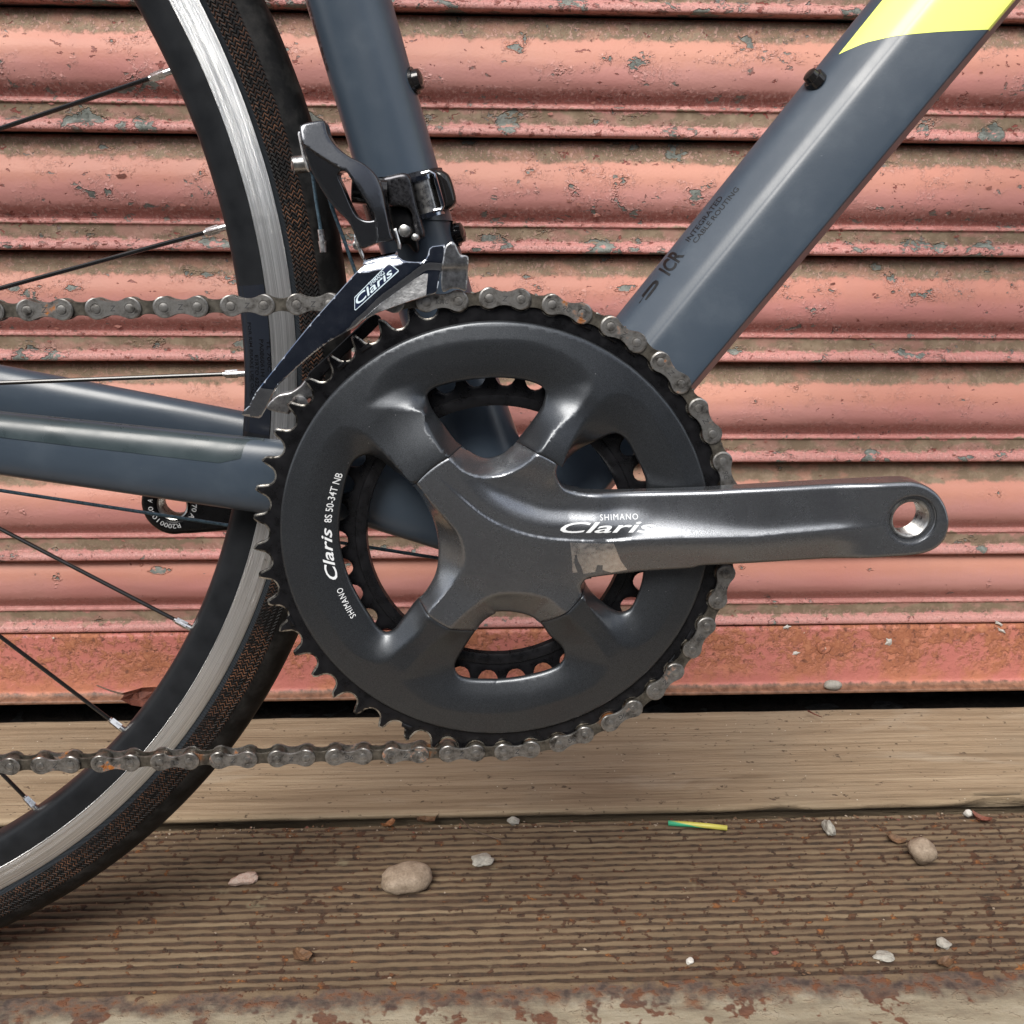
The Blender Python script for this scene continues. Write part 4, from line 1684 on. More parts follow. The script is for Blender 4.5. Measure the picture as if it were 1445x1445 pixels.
def on_rim(th, r, lift=0.0):
    return np.stack([WC[0] + r * np.sin(th), WC[1] + rim_off(r) - lift, WC[2] + r * np.cos(th)], 1)


def wheel_polar(px, py, d):
    q = bl(px, py, d) - np.array([WC[0], WC[2]])
    return math.atan2(q[0], q[1]), np.hypot(*q)


# label strip on the rim and its print
t0 = wheel_polar(360, 402, 35)[0]
t1 = wheel_polar(362, 612, 35)[0]
V, F = [], []
for i in range(41):
    th = t0 + (t1 - t0) * i / 40
    for r in np.linspace(290.6, 302.6, 9):
        V.append(tuple(on_rim(np.array([th]), np.array([r]))[0]))
for i in range(40):
    for k in range(8):
        F.append((i * 9 + k, i * 9 + k + 1, (i + 1) * 9 + k + 1, (i + 1) * 9 + k))
simple("rim_label", (0.014, 0.017, 0.024), 0.2, 0, 0, 0, 0, Specular_IOR_Level=0.4)
part("rim_label", MB().add(V, F), "rim_label", wheel)
mb = MB()
for body, pc, ln, cap in (("FOR RIM BRAKE USE ONLY", (354.5, 511), 110, 1.5), ("ETRTO 622-17", (362.5, 530), 58, 1.6), ("PA086061H TA", (370.5, 514), 70, 1.8), ("TL 700C", (380, 502), 44, 1.5)):
    th, r = wheel_polar(*pc, 35)
    V2, F2, tw = text2d(body, cap, bold=0.012)
    a = th + (V2[:, 0] / tw - 0.5) * (ln / 3.2) / r
    mb.add(on_rim(a, r + V2[:, 1] - cap / 2, 0.06), F2)
part("lettering", mb, "rim_print", wheel, smooth=False)


# ---------------- frame tubes
def superell(a, b, n, count=40):
    out = []
    for i in range(count):
        t = 2 * math.pi * i / count
        c, s = math.cos(t), math.sin(t)
        out.append((a * abs(c) ** (2 / n) * (1 if c >= 0 else -1), b * abs(s) ** (2 / n) * (1 if s >= 0 else -1)))
    return out


def sweep(path, sections):
    """path: list of (u,d,v); sections: list (per path point) of lists (along in-plane normal, along depth)"""
    mb = MB()
    V, F = [], []
    m = len(sections[0])
    for i, p in enumerate(path):
        t = np.array(path[min(i + 1, len(path) - 1)]) - np.array(path[max(i - 1, 0)])
        t /= np.linalg.norm(t)
        nrm = np.array([-t[2], 0, t[0]])
        nrm /= np.linalg.norm(nrm)
        dep = np.cross(t, nrm)
        if dep[1] < 0:
            dep = -dep
        for a, b in sections[i]:
            V.append(np.array(p) + a * nrm + b * dep)
    for i in range(len(path) - 1):
        for k in range(m):
            F.append((i * m + k, (i + 1) * m + k, (i + 1) * m + (k + 1) % m, i * m + (k + 1) % m))
    F.append(tuple(range(m)))
    F.append(tuple((len(path) - 1) * m + k for k in range(m))[::-1])
    return mb.add(V, F)


def fix_normals(o):
    import bmesh
    bm = bmesh.new()
    bm.from_mesh(o.data)
    bmesh.ops.recalc_face_normals(bm, faces=bm.faces)
    bm.to_mesh(o.data)
    bm.free()
    return o


# seat tube
sA, sB = bl(491.7, 0, 46), bl(556.5, 225, 46)
sdir2 = (sA - sB) / np.linalg.norm(sA - sB)


def st_at(y_px):
    """seat tube axis point for a picture height"""
    x = 491.7 + (556.5 - 491.7) * y_px / 225
    q = bl(x, y_px, 46)
    return np.array([q[0], 46.0, q[1]])


ST_R = 17.3
p_lo = np.array([0.0, 46.0, 0.0]) + 8 * np.array([sdir2[0], 0, sdir2[1]])
p_mid = st_at(330)
p_up = st_at(0) + 420 * np.array([sdir2[0], 0, sdir2[1]])
path = [p_lo] + [p_lo + (p_mid - p_lo) * t for t in (0.3, 0.6)] + [p_mid, st_at(200), st_at(60), p_up]
secs = [superell(ST_R + 5, ST_R + 4, 2), superell(ST_R + 2, ST_R + 2, 2)] + [superell(ST_R, ST_R, 2)] * 5
seat_tube = fix_normals(part("seat_tube", sweep(path, secs), "frame_paint"))
# bolts on the seat tube's front


def side_bolt(parent, c, out, r=4.6):
    mb = MB()
    c, out = np.array(c), np.array(out) / np.linalg.norm(out)
    mb.cyl(c - out * 2, c + out * 1.2, r + 1.2, r + 1.0, 24)
    mb.cyl(c + out * 1.1, c + out * 3.6, r, r * 0.9, 24, True, 0, 0.7)
    return part("bolt", mb, "black_gloss", parent)


sn = np.array([sdir2[1], 0, -sdir2[0]])
for ypx, xpx in ((120, 583), (333, 645)):
    ax = st_at(ypx + 12)
    side_bolt(seat_tube, ax + sn * (ST_R - 0.6) + np.array([0, -3.0, 0]), sn + np.array([0, -0.25, 0]))
# print along the rear edge of the seat tube
V2, F2, tw = text2d("VITAMIN BLUE", 3.0, bold=0.03)
e0, e1 = bl(449, 20, 36), bl(468, 100, 36)
ln = np.linalg.norm(e1 - e0)
along = V2[:, 0] / tw * ln * 1.25 - 6
angc = (V2[:, 1] / ST_R) * 1.0
top = st_at(14)
mb = MB()
ph0 = math.radians(17)
phi = ph0 + angc
P3 = np.stack([top[0] - sdir2[0] * along - sn[0] * (ST_R + 0.08) * np.cos(phi), 46 - (ST_R + 0.08) * np.sin(phi), top[2] - sdir2[1] * along - sn[2] * (ST_R + 0.08) * np.cos(phi)], 1)
mb.add(P3, F2)
part("lettering", mb, "black_print", seat_tube, smooth=False)

# down tube
DT_D = 46.0
e_up = [bl(1237, 0, 38), bl(876, 448.5, 38)]
e_lo = [bl(1436, 0, 40), bl(985, 545, 40)]
dA = (e_up[0] + e_lo[0]) / 2
dB = (e_up[1] + e_lo[1]) / 2
ddir = (e_up[0] - e_up[1]) / np.linalg.norm(e_up[0] - e_up[1])
dn_ = np.array([-ddir[1], ddir[0]])          # towards the upper left edge
hw_top = abs((e_up[1] - dB) @ dn_)
HW = hw_top
print("down tube half height", HW, "R_OUT", R_OUT)


def dt_section(w):
    near = [(-w, 8), (-w + 0.1, -2), (-w + 0.6, -9), (-w + 2.0, -12.5), (-w + 4.2, -16.8), (-w + 5.2, -18.7), (-w + 5.7, -19.5), (-w + 6.6, -20.9), (-w * 0.5, -20.3), (-w * 0.2, -19.0), (w * 0.08, -17.6), (w * 0.22, -16.8), (w * 0.30, -16.1), (w * 0.36, -15.1), (w * 0.46, -13.8), (w * 0.66, -9.8), (w * 0.84, -5.8), (w * 0.95, -1.8), (w, 3)]
    far = [(a, -b + 4) for a, b in near[::-1]][1:-1]
    return [tuple(q) for q in catmull(near + far, True, 1.6)]


mid = (dA + dB) / 2
a0 = (dB - mid) @ ddir


def dt_pt(s):
    q = mid + ddir * s
    return np.array([q[0], DT_D, q[1]])


s_bb = (np.array([0, 0]) - mid) @ ddir
tilt_end = (dA - mid) @ ddir
dpath = [dt_pt(s_bb + 6), dt_pt(s_bb + 60), dt_pt(0), dt_pt(tilt_end), dt_pt(tilt_end + 320)]
sec = dt_section(HW)
down_tube = fix_normals(part("down_tube", sweep(dpath, [sec] * 5), "frame_paint"))
# fluorescent block of colour at the top
bd = cZ3([(770, 215), (790, 200), (860, 160), (930, 132), (1010, 119), (1150, 111), (1300, 108), (1345, 108)])
bs = []
for x, y in bd:
    q = bl(x, y, 29)
    bs.append(((q - mid) @ dn_, (q - mid) @ ddir))
bs = np.array(sorted(bs))
near_idx = [i for i, (a, b) in enumerate(sec) if b < -4 and a > -HW + 4.4]
order = sorted(near_idx, key=lambda i: sec[i][0])
V, F = [], []
cols = 14
for i in order:
    a, b = sec[i]
    s0 = np.interp(a, bs[:, 0], bs[:, 1])
    for k in range(cols):
        s = s0 + (tilt_end + 300 - s0) * (k / (cols - 1)) ** 2
        q = dt_pt(s)
        V.append((q[0] + dn_[0] * a, DT_D + b - 0.12, q[2] + dn_[1] * a))
for i in range(len(order) - 1):
    for k in range(cols - 1):
        F.append((i * cols + k, i * cols + k + 1, (i + 1) * cols + k + 1, (i + 1) * cols + k))
part("colour_block", MB().add(V, F), "fluorescent_paint", down_tube, label="fluorescent yellow paint block")
bq = bl(1146, 106, 40)
side_bolt(down_tube, (bq[0] + dn_[0] * -2.4, 42, bq[1] + dn_[1] * -2.4), (dn_[0], -0.2, dn_[1]), 3.4)


def on_dt(Q):
    a = (Q - mid) @ dn_
    s = np.array(sorted([q for i, q in enumerate(sec) if q[1] < 1]))
    return np.stack([Q[:, 0], DT_D + np.interp(a, s[:, 0], s[:, 1]) - 0.15, Q[:, 1]], 1)


it = [fit_text("INTEGRATED", (979, 341), (1029, 277), 31, 1.55, bold=0.01), fit_text("CABLE ROUTING", (987, 343.5), (1050, 265), 31, 1.7, bold=0.01),
      fit_text("ICR", (948.5, 390), (971, 359.5), 31, 4.4, bold=0.03, sx=1.0)]
# little looped-cable emblem
lg = cJ([(120, 1365), (165, 1310), (155, 1290), (215, 1215), (270, 1150), (300, 1128), (322, 1138), (322, 1165), (290, 1215), (235, 1285), (190, 1335), (178, 1330), (215, 1275), (262, 1215), (290, 1178), (292, 1165), (280, 1168), (240, 1218), (190, 1280), (150, 1335), (128, 1370)])
lp = L(lg, 31)
res = delaunay_2d_cdt([Vector(p) for p in lp], [(i, (i + 1) % len(lp)) for i in range(len(lp))], [], 1, 1e-5)
V2 = np.array([(v[0], v[1]) for v in res[0]])
it.append((V2, [f for f in res[2]]))
lettering(it, on_dt, "black_print", down_tube)

# bottom bracket shell
bb = MB()
bb.lathe([(4, 10.5), (19.5, 10.5), (21, 11.5), (21.6, 13.5)], (0, 0, 0), 60, 1)
bb.lathe([(21.6, 13.5), (24.5, 14), (25.2, 17), (25.2, 75), (24.5, 79), (20, 79.5)], (0, 0, 0), 60, 0)
bb.lathe([(12, -2), (12, 100)], (0, 0, 0), 40, 1)
bbs = part("bottom_bracket_shell", bb, ["frame_paint", "black_metal"])
# chain stays
for near in (True, False):
    if near:
        u0, u1 = bl(0, 585, 15), bl(393, 626, 15)
        l0, l1 = bl(0, 672, 18), bl(371, 726, 18)
        dd = 21.0
        a, b = (u0 + l0) / 2, (u1 + l1) / 2
        h0, h1 = np.linalg.norm(u0 - l0) / 2, np.linalg.norm(u1 - l1) / 2
    else:
        a0_, b0_ = bl(0, 518, 66), bl(342, 583.5, 66)
        dd = 71.0
        h0 = h1 = 13.8
        dirc = (b0_ - a0_) / np.linalg.norm(b0_ - a0_)
        nn = np.array([-dirc[1], dirc[0]])
        a, b = a0_ - nn * h0, b0_ - nn * h1
    dirc = (b - a) / np.linalg.norm(b - a)
    end = np.array([0.0, -6.0]) if near else np.array([0.0, -2.0])
    lead = b + dirc * 45
    back_end = a + (a - b) / np.linalg.norm(a - b) * 190
    P = [np.array([end[0], dd + (12 if near else -12), end[1]]), np.array([lead[0], dd + (2 if near else -2), lead[1]]), np.array([b[0], dd, b[1]]),
         np.array([(a[0] + b[0]) / 2, dd, (a[1] + b[1]) / 2]), np.array([a[0], dd, a[1]]), np.array([back_end[0], dd - (2 if near else -2), back_end[1]])]
    S = [superell(17, 9, 2.4), superell(h1 + 1, 8.5, 2.4), superell(h1, 8.2, 2.4), superell((h0 + h1) / 2, 8.2, 2.4), superell(h0, 8, 2.4), superell(h0 * 0.7, 7, 2.2)]
    cs = fix_normals(part("chain_stay", sweep(P, S), "frame_paint"))
    if near:
        # clear scuffed protector film over the upper half
        V, F = [], []
        m1 = 12
        sm = 26
        top_dir = b - a
        for i in range(sm):
            t = -0.9 + 1.86 * i / (sm - 1)
            c = a + (b - a) * t
            hh = h0 + (h1 - h0) * t
            lower = 0.32 if t < 0.80 else 0.32 + (1.0 - 0.32) * ((t - 0.80) / 0.16) ** 2.2
            lower = min(lower, 0.97)
            nn = np.array([-dirc[1], dirc[0]])
            for k in range(m1):
                w = lower + (1.0 - lower) * k / (m1 - 1) if k < m1 - 1 else 1.0
                x = w * hh
                bdep = -8.2 * max(0.0, 1 - abs(w) ** 2.4) ** (1 / 2.4) - 0.18
                V.append((c[0] + nn[0] * (x + 0.15), dd + bdep, c[1] + nn[1] * (x + 0.15)))
        for i in range(sm - 1):
            for k in range(m1 - 1):
                F.append((i * m1 + k, (i + 1) * m1 + k, (i + 1) * m1 + k + 1, i * m1 + k + 1))
        fix_normals(part("protector_film", MB().add(V, F), "protector_film", cs, label="scuffed greenish protector film on the upper half of the stay"))

# cable under the chain stay
ca, cb, cc = bl(0, 692, 40), bl(380, 750, 44), bl(640, 791, 47)
k0 = ca + (ca - cb) * 0.4
part("gear_cable", MB().tube([(k0[0], 36, k0[1]), (ca[0], 40, ca[1]), (cb[0], 44, cb[1]), (cc[0], 47, cc[1])], 0.85, 10), "cable_steel")

# ---------------- front derailleur
fd = holder("front_derailleur", "front derailleur with chrome cage and dark grey lever")
# clamp band round the seat tube
b0, b1 = st_at(254), st_at(312)
mb = MB()
mb.cyl(b0, b1, ST_R + 1.6, ST_R + 1.6, 48, False)
for q, r0, r1 in ((b0, ST_R, ST_R + 1.6), (b1, ST_R + 1.6, ST_R)):
    mb.cyl(q, q + np.array([0, 0, 0.01]), r0, r1, 48, False)
mb.cyl(b0 + (b0 - b1) * 0.001, b0, ST_R + 0.05, ST_R + 1.6, 48, False)
part("clamp_band", mb, "band_grey", fd)
# bracket body left of the hinge
lp = catmull(L(c2([(310, 260), (420, 218), (560, 192), (625, 235), (655, 330), (700, 540), (745, 700), (792, 880), (770, 925), (700, 940), (672, 800), (640, 640), (560, 580), (400, 560), (370, 420)]), 16), True, 1.0)
part("bracket", plate(lp, 15, 16, 1.6, spacing=2.2), "band_grey", fd)
lp = catmull(L(c2([(395, 570), (500, 575), (600, 600), (660, 700), (700, 900), (730, 1060), (680, 1090), (600, 1000), (480, 1000), (430, 800)]), 20), True, 1.2)
part("pivot_block", plate(lp, 20, 10, 1.2, spacing=3), "black_metal", fd)
# hinge barrel
h0_, h1_ = bl(593.5, 252, 22), bl(607, 303, 22)
hp0, hp1 = np.array([h0_[0], 25.0, h0_[1]]), np.array([h1_[0], 25.0, h1_[1]])
mb = MB().cyl(hp0, hp1, 5.1, 5.1, 32, True)
part("hinge_barrel", mb, "steel", fd)
mb = MB()
hd = (hp1 - hp0) / np.linalg.norm(hp1 - hp0)
mb.cyl(hp0 - hd * 1.0, hp0 + hd * 0.9, 5.9, 5.9, 28)
mb.cyl(hp1 - hd * 0.9, hp1 + hd * 1.0, 5.9, 5.9, 28)
pw = [np.array([*bl(x, y, 17), 0]) for x, y in c2([(760, 200), (850, 175), (905, 205), (950, 360), (1005, 560), (990, 600), (900, 620)])]
mb.tube([(q[0], 17.5, q[1]) for q in pw], 0.8, 8)
part("hinge_collar", mb, "chrome", fd)
lp = catmull(L(c2([(905, 180), (965, 156), (1060, 205), (1110, 305), (1150, 470), (1143, 540), (1085, 598), (1015, 602), (985, 480), (945, 330)]), 22), True, 1.0)
part("strap_end", plate(lp, 19, 15, 3.0, spacing=1.4), "black_gloss", fd)

# lever with slot
lev = catmull(L(cE([(316, 245), (322, 212), (370, 196), (425, 188), (442, 205), (458, 262), (500, 322), (560, 370), (640, 412), (698, 470), (728, 540), (748, 640), (770, 750), (778, 792), (700, 808), (632, 832), (606, 800), (562, 705), (500, 640), (450, 580), (405, 505), (372, 440), (342, 350)]), 4), True, 0.9)
slot = catmull(L(cE([(508, 470), (520, 448), (545, 448), (565, 470), (602, 535), (648, 608), (688, 670), (686, 690), (645, 692), (600, 668), (565, 605), (530, 520)]), 4), True, 0.9)
ridge = catmull(L(cE([(322, 300), (352, 318), (430, 372), (520, 428), (570, 470), (620, 540), (665, 610), (700, 680), (715, 800)]), 4), False, 1.0)


def offsets(P, ws):
    tn = np.gradient(P, axis=0)
    tn /= np.linalg.norm(tn, axis=1)[:, None]
    nr = np.stack([-tn[:, 1], tn[:, 0]], 1)
    return np.concatenate([P + w * nr for w in ws])


def lev_h(Q):
    rd = dpoly(Q, ridge, closed=False)
    # side of the ridge: upper right facet leans up, lower left facet leans to the viewer
    j = np.argmin(((Q[:, None, :] - ridge[None, :, :]) ** 2).sum(2), 1)
    t = ridge[np.minimum(j + 1, len(ridge) - 1)] - ridge[np.maximum(j - 1, 0)]
    side = np.sign(t[:, 0] * (Q[:, 1] - ridge[j, 1]) - t[:, 1] * (Q[:, 0] - ridge[j, 0]))
    up_ = np.where(side > 0, rd, 0)
    lo_ = np.where(side > 0, 0, rd)
    H = 4.5 - 0.30 * np.sqrt(up_ ** 2 + 0.04) - 0.9 * sstep(0, 1.0, lo_) - 0.10 * np.maximum(lo_ - 3, 0)
    v = Q[:, 1]
    vm = v.max()
    return H + 0.012 * (vm - v)


lever = part("lever", plate(lev, 0, 9, 0.8, [slot], spacing=1.3, hf=lev_h, extra=offsets(ridge, (0.0, 0.25, -0.25, -0.55, -0.85, -1.1))), "lever_grey", fd)
# cable anchor: washer plate, bolt
a2 = bl(427, 214, 6)
lp = catmull(L(c1([(185, 260), (205, 235), (232, 250), (255, 400), (300, 560), (345, 720), (318, 745), (262, 640), (225, 470)]), 4), True, 1.0)
part("anchor_washer", plate(lp, 3.2, 4, 0.6, spacing=2), "bare_alloy", fd)
p0, p1 = bl(*c1([(300, 640)])[0], 7), bl(*c1([(130, 660)])[0], 7)
part("anchor_bolt", MB().cyl((p0[0], 7, p0[1]), (p1[0], 6, p1[1]), 3.4, 3.3, 24, True, 0, 0.5).cyl((p1[0] + 0.2, 6, p1[1]), (p1[0] - 0.5, 6, p1[1]), 2.7, 2.0, 24), "steel", fd)
cp = [bl(x, y, 6) for x, y in [(437, 238), (441, 247), (446, 283), (452, 320), (454.5, 345)]]
part("cable_end", MB().tube([(q[0], 6, q[1]) for q in cp], 0.72, 10), "cable_steel", fd)
f0, f1, f2 = bl(452.2, 324, 6), bl(454.5, 340, 6), bl(456, 356, 6)
part("cable_ferrule", MB().cyl((f0[0], 6, f0[1]), (f1[0], 6, f1[1]), 1.2, 1.25, 12).cyl((f1[0], 6, f1[1]), (f2[0], 6, f2[1]), 1.6, 1.25, 12), "bare_alloy", fd)
cp = [bl(x, y, 24) for x, y in [(458, 255), (468, 292), (486, 340), (503, 388)]]
part("cable", MB().tube([(q[0], 24, q[1]) for q in cp], 0.8, 10), "cable_steel", fd)
# return arm between lever and clamp
q0, q1 = bl(497, 268, 16), bl(545, 272, 18)
part("return_arm", MB().cyl((q0[0], 16, q0[1]), (q1[0], 18, q1[1]), 5.2, 5.6, 24, True, 0, 0.5), "black_gloss", fd)

# cage: outer plate
cg = L(c4([(115, 345), (300, 292), (500, 258), (545, 295), (600, 312), (690, 318), (770, 318), (810, 285), (832, 245), (850, 168), (885, 140), (1025, 122), (1020, 300), (985, 430), (970, 470), (940, 650), (915, 675), (820, 702), (700, 742), (550, 790), (380, 850), (250, 900), (100, 980), (30, 1045)])
       + c3([(960, 592), (830, 662), (700, 762), (560, 882), (450, 985), (385, 1050), (335, 1130), (265, 1265), (212, 1352), (190, 1362), (60, 1342), (36, 1325), (60, 1285), (105, 1245), (180, 1112), (300, 958), (500, 700), (700, 450), (900, 222), (1050, 50)]), -6)
cg = poly(cg[::-1], 1.2)
rdg = catmull(L(c4([(1010, 372), (900, 362), (800, 372), (700, 440), (600, 520), (450, 632), (300, 745), (150, 893), (20, 1015)]) + c3([(1010, 572), (860, 665), (720, 775), (580, 900), (470, 1010), (405, 1085), (330, 1200)]), -6), False, 1.2)
tl0, tl1 = bl(*c3([(230, 1070)])[0], -6), bl(*c3([(375, 1085)])[0], -6)


def cage_h(Q):
    rd = dpoly(Q, rdg, closed=False)
    sd = side_of(Q, rdg)                  # path runs right to left: below is positive
    sgn = rd * sd
    H = 7.4 - 1.5 * sstep(-1.6, 1.9, sgn)
    # tail bends back and under
    n = np.array([-(tl1 - tl0)[1], (tl1 - tl0)[0]])
    n /= np.linalg.norm(n)
    t = (Q - tl0) @ n
    if ((bl(360, 580, -6) - tl0) @ n) < 0:
        t = -t
    H -= 0.42 * (np.sqrt(np.maximum(t, 0) ** 2 + 0.3) - 0.55) * (t > 0)
    # plate leans upward to mirror the added dark building, lifted off the chain
    H += 6.0 - 0.16 * (Q[:, 1] - 75)
    top = L(c4([(115, 345), (500, 258)]), -6)
    e = dpoly(Q, top, closed=False)
    H -= 0.9 * (1 - np.clip(e / 2.5, 0, 1))
    return H


cage = part("cage", plate(cg, 0, 1.1, 0.35, spacing=1.2, hf=cage_h, extra=offsets(rdg, (0.0, -0.8, -1.6, 0.9, 1.9))), "chrome", fd)
# stamped panel under the ridge
sp_ = poly(L(c4([(835, 452), (815, 690), (700, 735), (560, 780), (400, 838), (250, 893), (110, 965), (150, 925), (300, 790), (450, 680), (600, 572), (700, 500), (790, 450)]), -6), 1.2)
part("stamped_panel", hfield([sp_], lambda Q: pip(Q, sp_), lambda Q: cage_h(Q) + 0.15, 1.8, lambda Q, H: -H + 0.1, rim=None), "stamped_steel", fd)
# front yoke that joins both cage plates
yk = catmull(L(c4([(1035, 150), (1075, 105), (1112, 88), (1150, 125), (1172, 180), (1205, 235), (1290, 262), (1285, 430), (1266, 640), (1190, 625), (1100, 620), (1010, 655), (985, 560), (990, 430), (1005, 300)]), -4), True, 1.0)
part("cage_yoke", plate(yk, 0, 2.0, 0.5, spacing=1.2, hf=lambda Q: 7.0 - 0.22 * (Q[:, 0] - Q[:, 0].min()) + 1.0 * sstep(0, 1, (Q[:, 1] - np.median(Q[:, 1])) / 2)), "stamped_steel", fd)
# inner plate and tail bracket
ip = catmull(L(c3([(620, 975), (760, 840), (920, 690), (1080, 540), (1220, 420), (1300, 470), (1180, 610), (1000, 760), (850, 900), (720, 1030), (650, 1050)]), 7), True, 1.2)
part("inner_plate", plate(ip, 6, 1.5, 0.4, spacing=2.5), "black_metal", fd)
tb = catmull(L(c3([(235, 1290), (330, 1170), (450, 1140), (545, 1080), (610, 1010), (660, 1070), (690, 1170), (620, 1200), (500, 1190), (470, 1260), (440, 1330), (420, 1345)]), 2), True, 1.0)
part("tail_bracket", plate(tb, 2.2, 6, 0.8, spacing=1.6), "stamped_steel", fd)
q = bl(423, 570, 1)
part("tail_screw", MB().cyl((q[0], 6, q[1]), (q[0], 0.2, q[1]), 4.0, 3.6, 20, True, 0, 0.5), "steel", fd)
# pivots
for (x, y, r) in ((505, 346, 2.0), (571, 326, 2.4), (586, 335, 1.4)):
    q = bl(x, y, 6)
    part("pivot_pin", MB().cyl((q[0], 18, q[1]), (q[0], 5, q[1]), r, r, 16, True, 0, 0.4), "steel", fd)
lk = poly(L(c2([(0, 880), (30, 900), (110, 1130), (110, 1200), (60, 1110), (0, 960)])[::-1], 2), 1.0)
part("side_link", plate(lk, 1.0, 3.0, 0.4, spacing=1.5), "bare_alloy", fd)
lk = poly(L(c2([(440, 830), (470, 815), (525, 1010), (520, 1060), (490, 1050), (485, 990)])[::-1], 2), 1.0)
part("side_link", plate(lk, 3.0, 3.0, 0.4, spacing=1.5), "bare_alloy", fd)
# top flange of the cage
tf = poly(L(c4([(112, 345), (118, 285), (300, 240), (495, 198), (508, 258), (300, 292)])[::-1], 0), 1.2)
part("cage_flange", plate(tf, 0, 1.0, 0.3, spacing=1.5, hf=lambda Q: cage_h(Q) - 0.4 - 1.3 * np.maximum(0, dpoly(Q, L(c4([(112, 345), (508, 258)]), -6), closed=False))), "chrome", fd)
# sticker on the cage
stk = L(c4([(8, 716), (385, 333), (400, 333), (503, 412), (505, 425), (25, 862), (12, 855)]), -7)
stk_i = L(c4([(14, 722), (388, 341), (400, 341), (495, 416), (28, 850), (18, 846)]), -7)
st = poly(stk[::-1], 1.2)
sti = poly(stk_i[::-1], 1.2)
part("sticker_edge", hfield([st], lambda Q: pip(Q, st), lambda Q: cage_h(Q) + 0.1, 2, lambda Q, H: -H + 0.05, rim=None), "silver_print", fd)
part("sticker", hfield([sti], lambda Q: pip(Q, sti), lambda Q: cage_h(Q) + 0.16, 2, lambda Q, H: -H + 0.05, rim=None), "sticker_navy", fd)
it = [fit_text("Claris", c4([(50, 800)])[0], c4([(452, 447)])[0], -7, 2.8, shear=0.3, bold=0.012),
      fit_text("SHIMANO", c4([(190, 590)])[0], c4([(352, 448)])[0], -7, 1.5, bold=0.004)]
lettering(it, lambda Q: np.stack([Q[:, 0], -cage_h(Q) - 0.22, Q[:, 1]], 1), "silver_print", fd)


# =================================================================== SMALL THINGS ON THE GROUND
def pebble(name, px, py, w, h, t, mat, label, cat="pebble", seed=0, ang=0.0, rough=0.25, z0=0.0, flat=0.55, group=None):
    """w, h in metres across; rests on the board"""
    import bmesh
    bm = bmesh.new()
    bmesh.ops.create_icosphere(bm, subdivisions=3, radius=1.0)
    for v in bm.verts:
        n = mnoise.noise(v.co * 1.1 + Vector((seed * 7.3, 1.7, seed))) * rough + mnoise.noise(v.co * 2.7 + Vector((seed * 3.1, 4, 2))) * rough * 0.4
        v.co *= 1 + n
        v.co = Vector((v.co.x * w / 2, v.co.y * h / 2, v.co.z * t / 2))
    zm = min(v.co.z for v in bm.verts)
    for v in bm.verts:
        v.co.z = max(v.co.z - zm - t * 0.06, -0.0002)
    me = bpy.data.meshes.new(name)
    bm.to_mesh(me)
    bm.free()
    me.materials.append(MT[mat])
    me.polygons.foreach_set("use_smooth", np.full(len(me.polygons), rough < 0.34))
    o = link(name, me)
    o.location = ground_at(px, py, z0)
    o.rotation_euler = (0, 0, ang)
    return tag(o, label, cat, group)


G_ = "loose stones on the decking board"
pebble("pebble", 575, 1250, 0.031, 0.022, 0.014, "stone_brown", "largest rounded brown pebble on the grooved board, under the chainring", seed=2, ang=0.3, rough=0.2, group=G_)
pebble("pebble", 1299, 1215, 0.016, 0.017, 0.016, "stone_brown", "blocky brown pebble on the grooved board at the far right", seed=5, ang=0.4, rough=0.22, group=G_)
pebble("stone_chip", 346, 1246, 0.016, 0.008, 0.007, "stone_pink", "small pinkish stone chip on the board beside the tyre", "stone", seed=8, ang=0.3, rough=0.45, group=G_)
pebble("stone_chip", 682, 1219, 0.014, 0.011, 0.005, "stone_grey", "pale grey flat stone chip right of the largest pebble", "stone", seed=11, rough=0.45, group=G_)
pebble("stone_chip", 1169, 1176, 0.007, 0.012, 0.008, "stone_grey", "upright grey stone chip between the wire offcut and the blocky pebble", "stone", seed=12, rough=0.45, group=G_)
pebble("stone_chip", 1247, 1352, 0.011, 0.007, 0.003, "stone_grey", "thin grey stone flake near the front edge at the right", "stone", seed=13, rough=0.4, group=G_)
pebble("stone_chip", 1331, 1335, 0.008, 0.007, 0.004, "stone_grey", "tiny grey stone chip beside the dark leaf scrap at the right", "stone", seed=14, rough=0.4, group=G_)
pebble("stone_chip", 973, 1359, 0.0045, 0.004, 0.003, "stone_white", "tiny white stone crumb near the front of the board", "stone", seed=15, rough=0.35, group=G_)
pebble("stone_chip", 1366, 1152, 0.006, 0.005, 0.005, "stone_white", "white stone crumb in the notch of the plank at the right", "stone", seed=17, rough=0.3, group=G_)
pebble("stone_chip", 725, 1163, 0.008, 0.006, 0.005, "stone_grey", "little grey stone against the plank beside the curved twig", "stone", seed=19, rough=0.4, group=G_)
pebble("stone_chip", 1093, 1346, 0.004, 0.0028, 0.0018, "leaf_red", "tiny red fragment on the front of the grooved board", "fragment", seed=20, rough=0.4)
# pebble on the rail's foot
pb = pebble("pebble", 1176, 957, 0.015, 0.009, 0.0085, "stone_grey", "smooth grey pebble lodged on the foot of the shutter rail", seed=31, rough=0.1)
q = wall_at(1176, 961, -0.0135)
pb.location = (q.x, -0.0135, 0.0178)
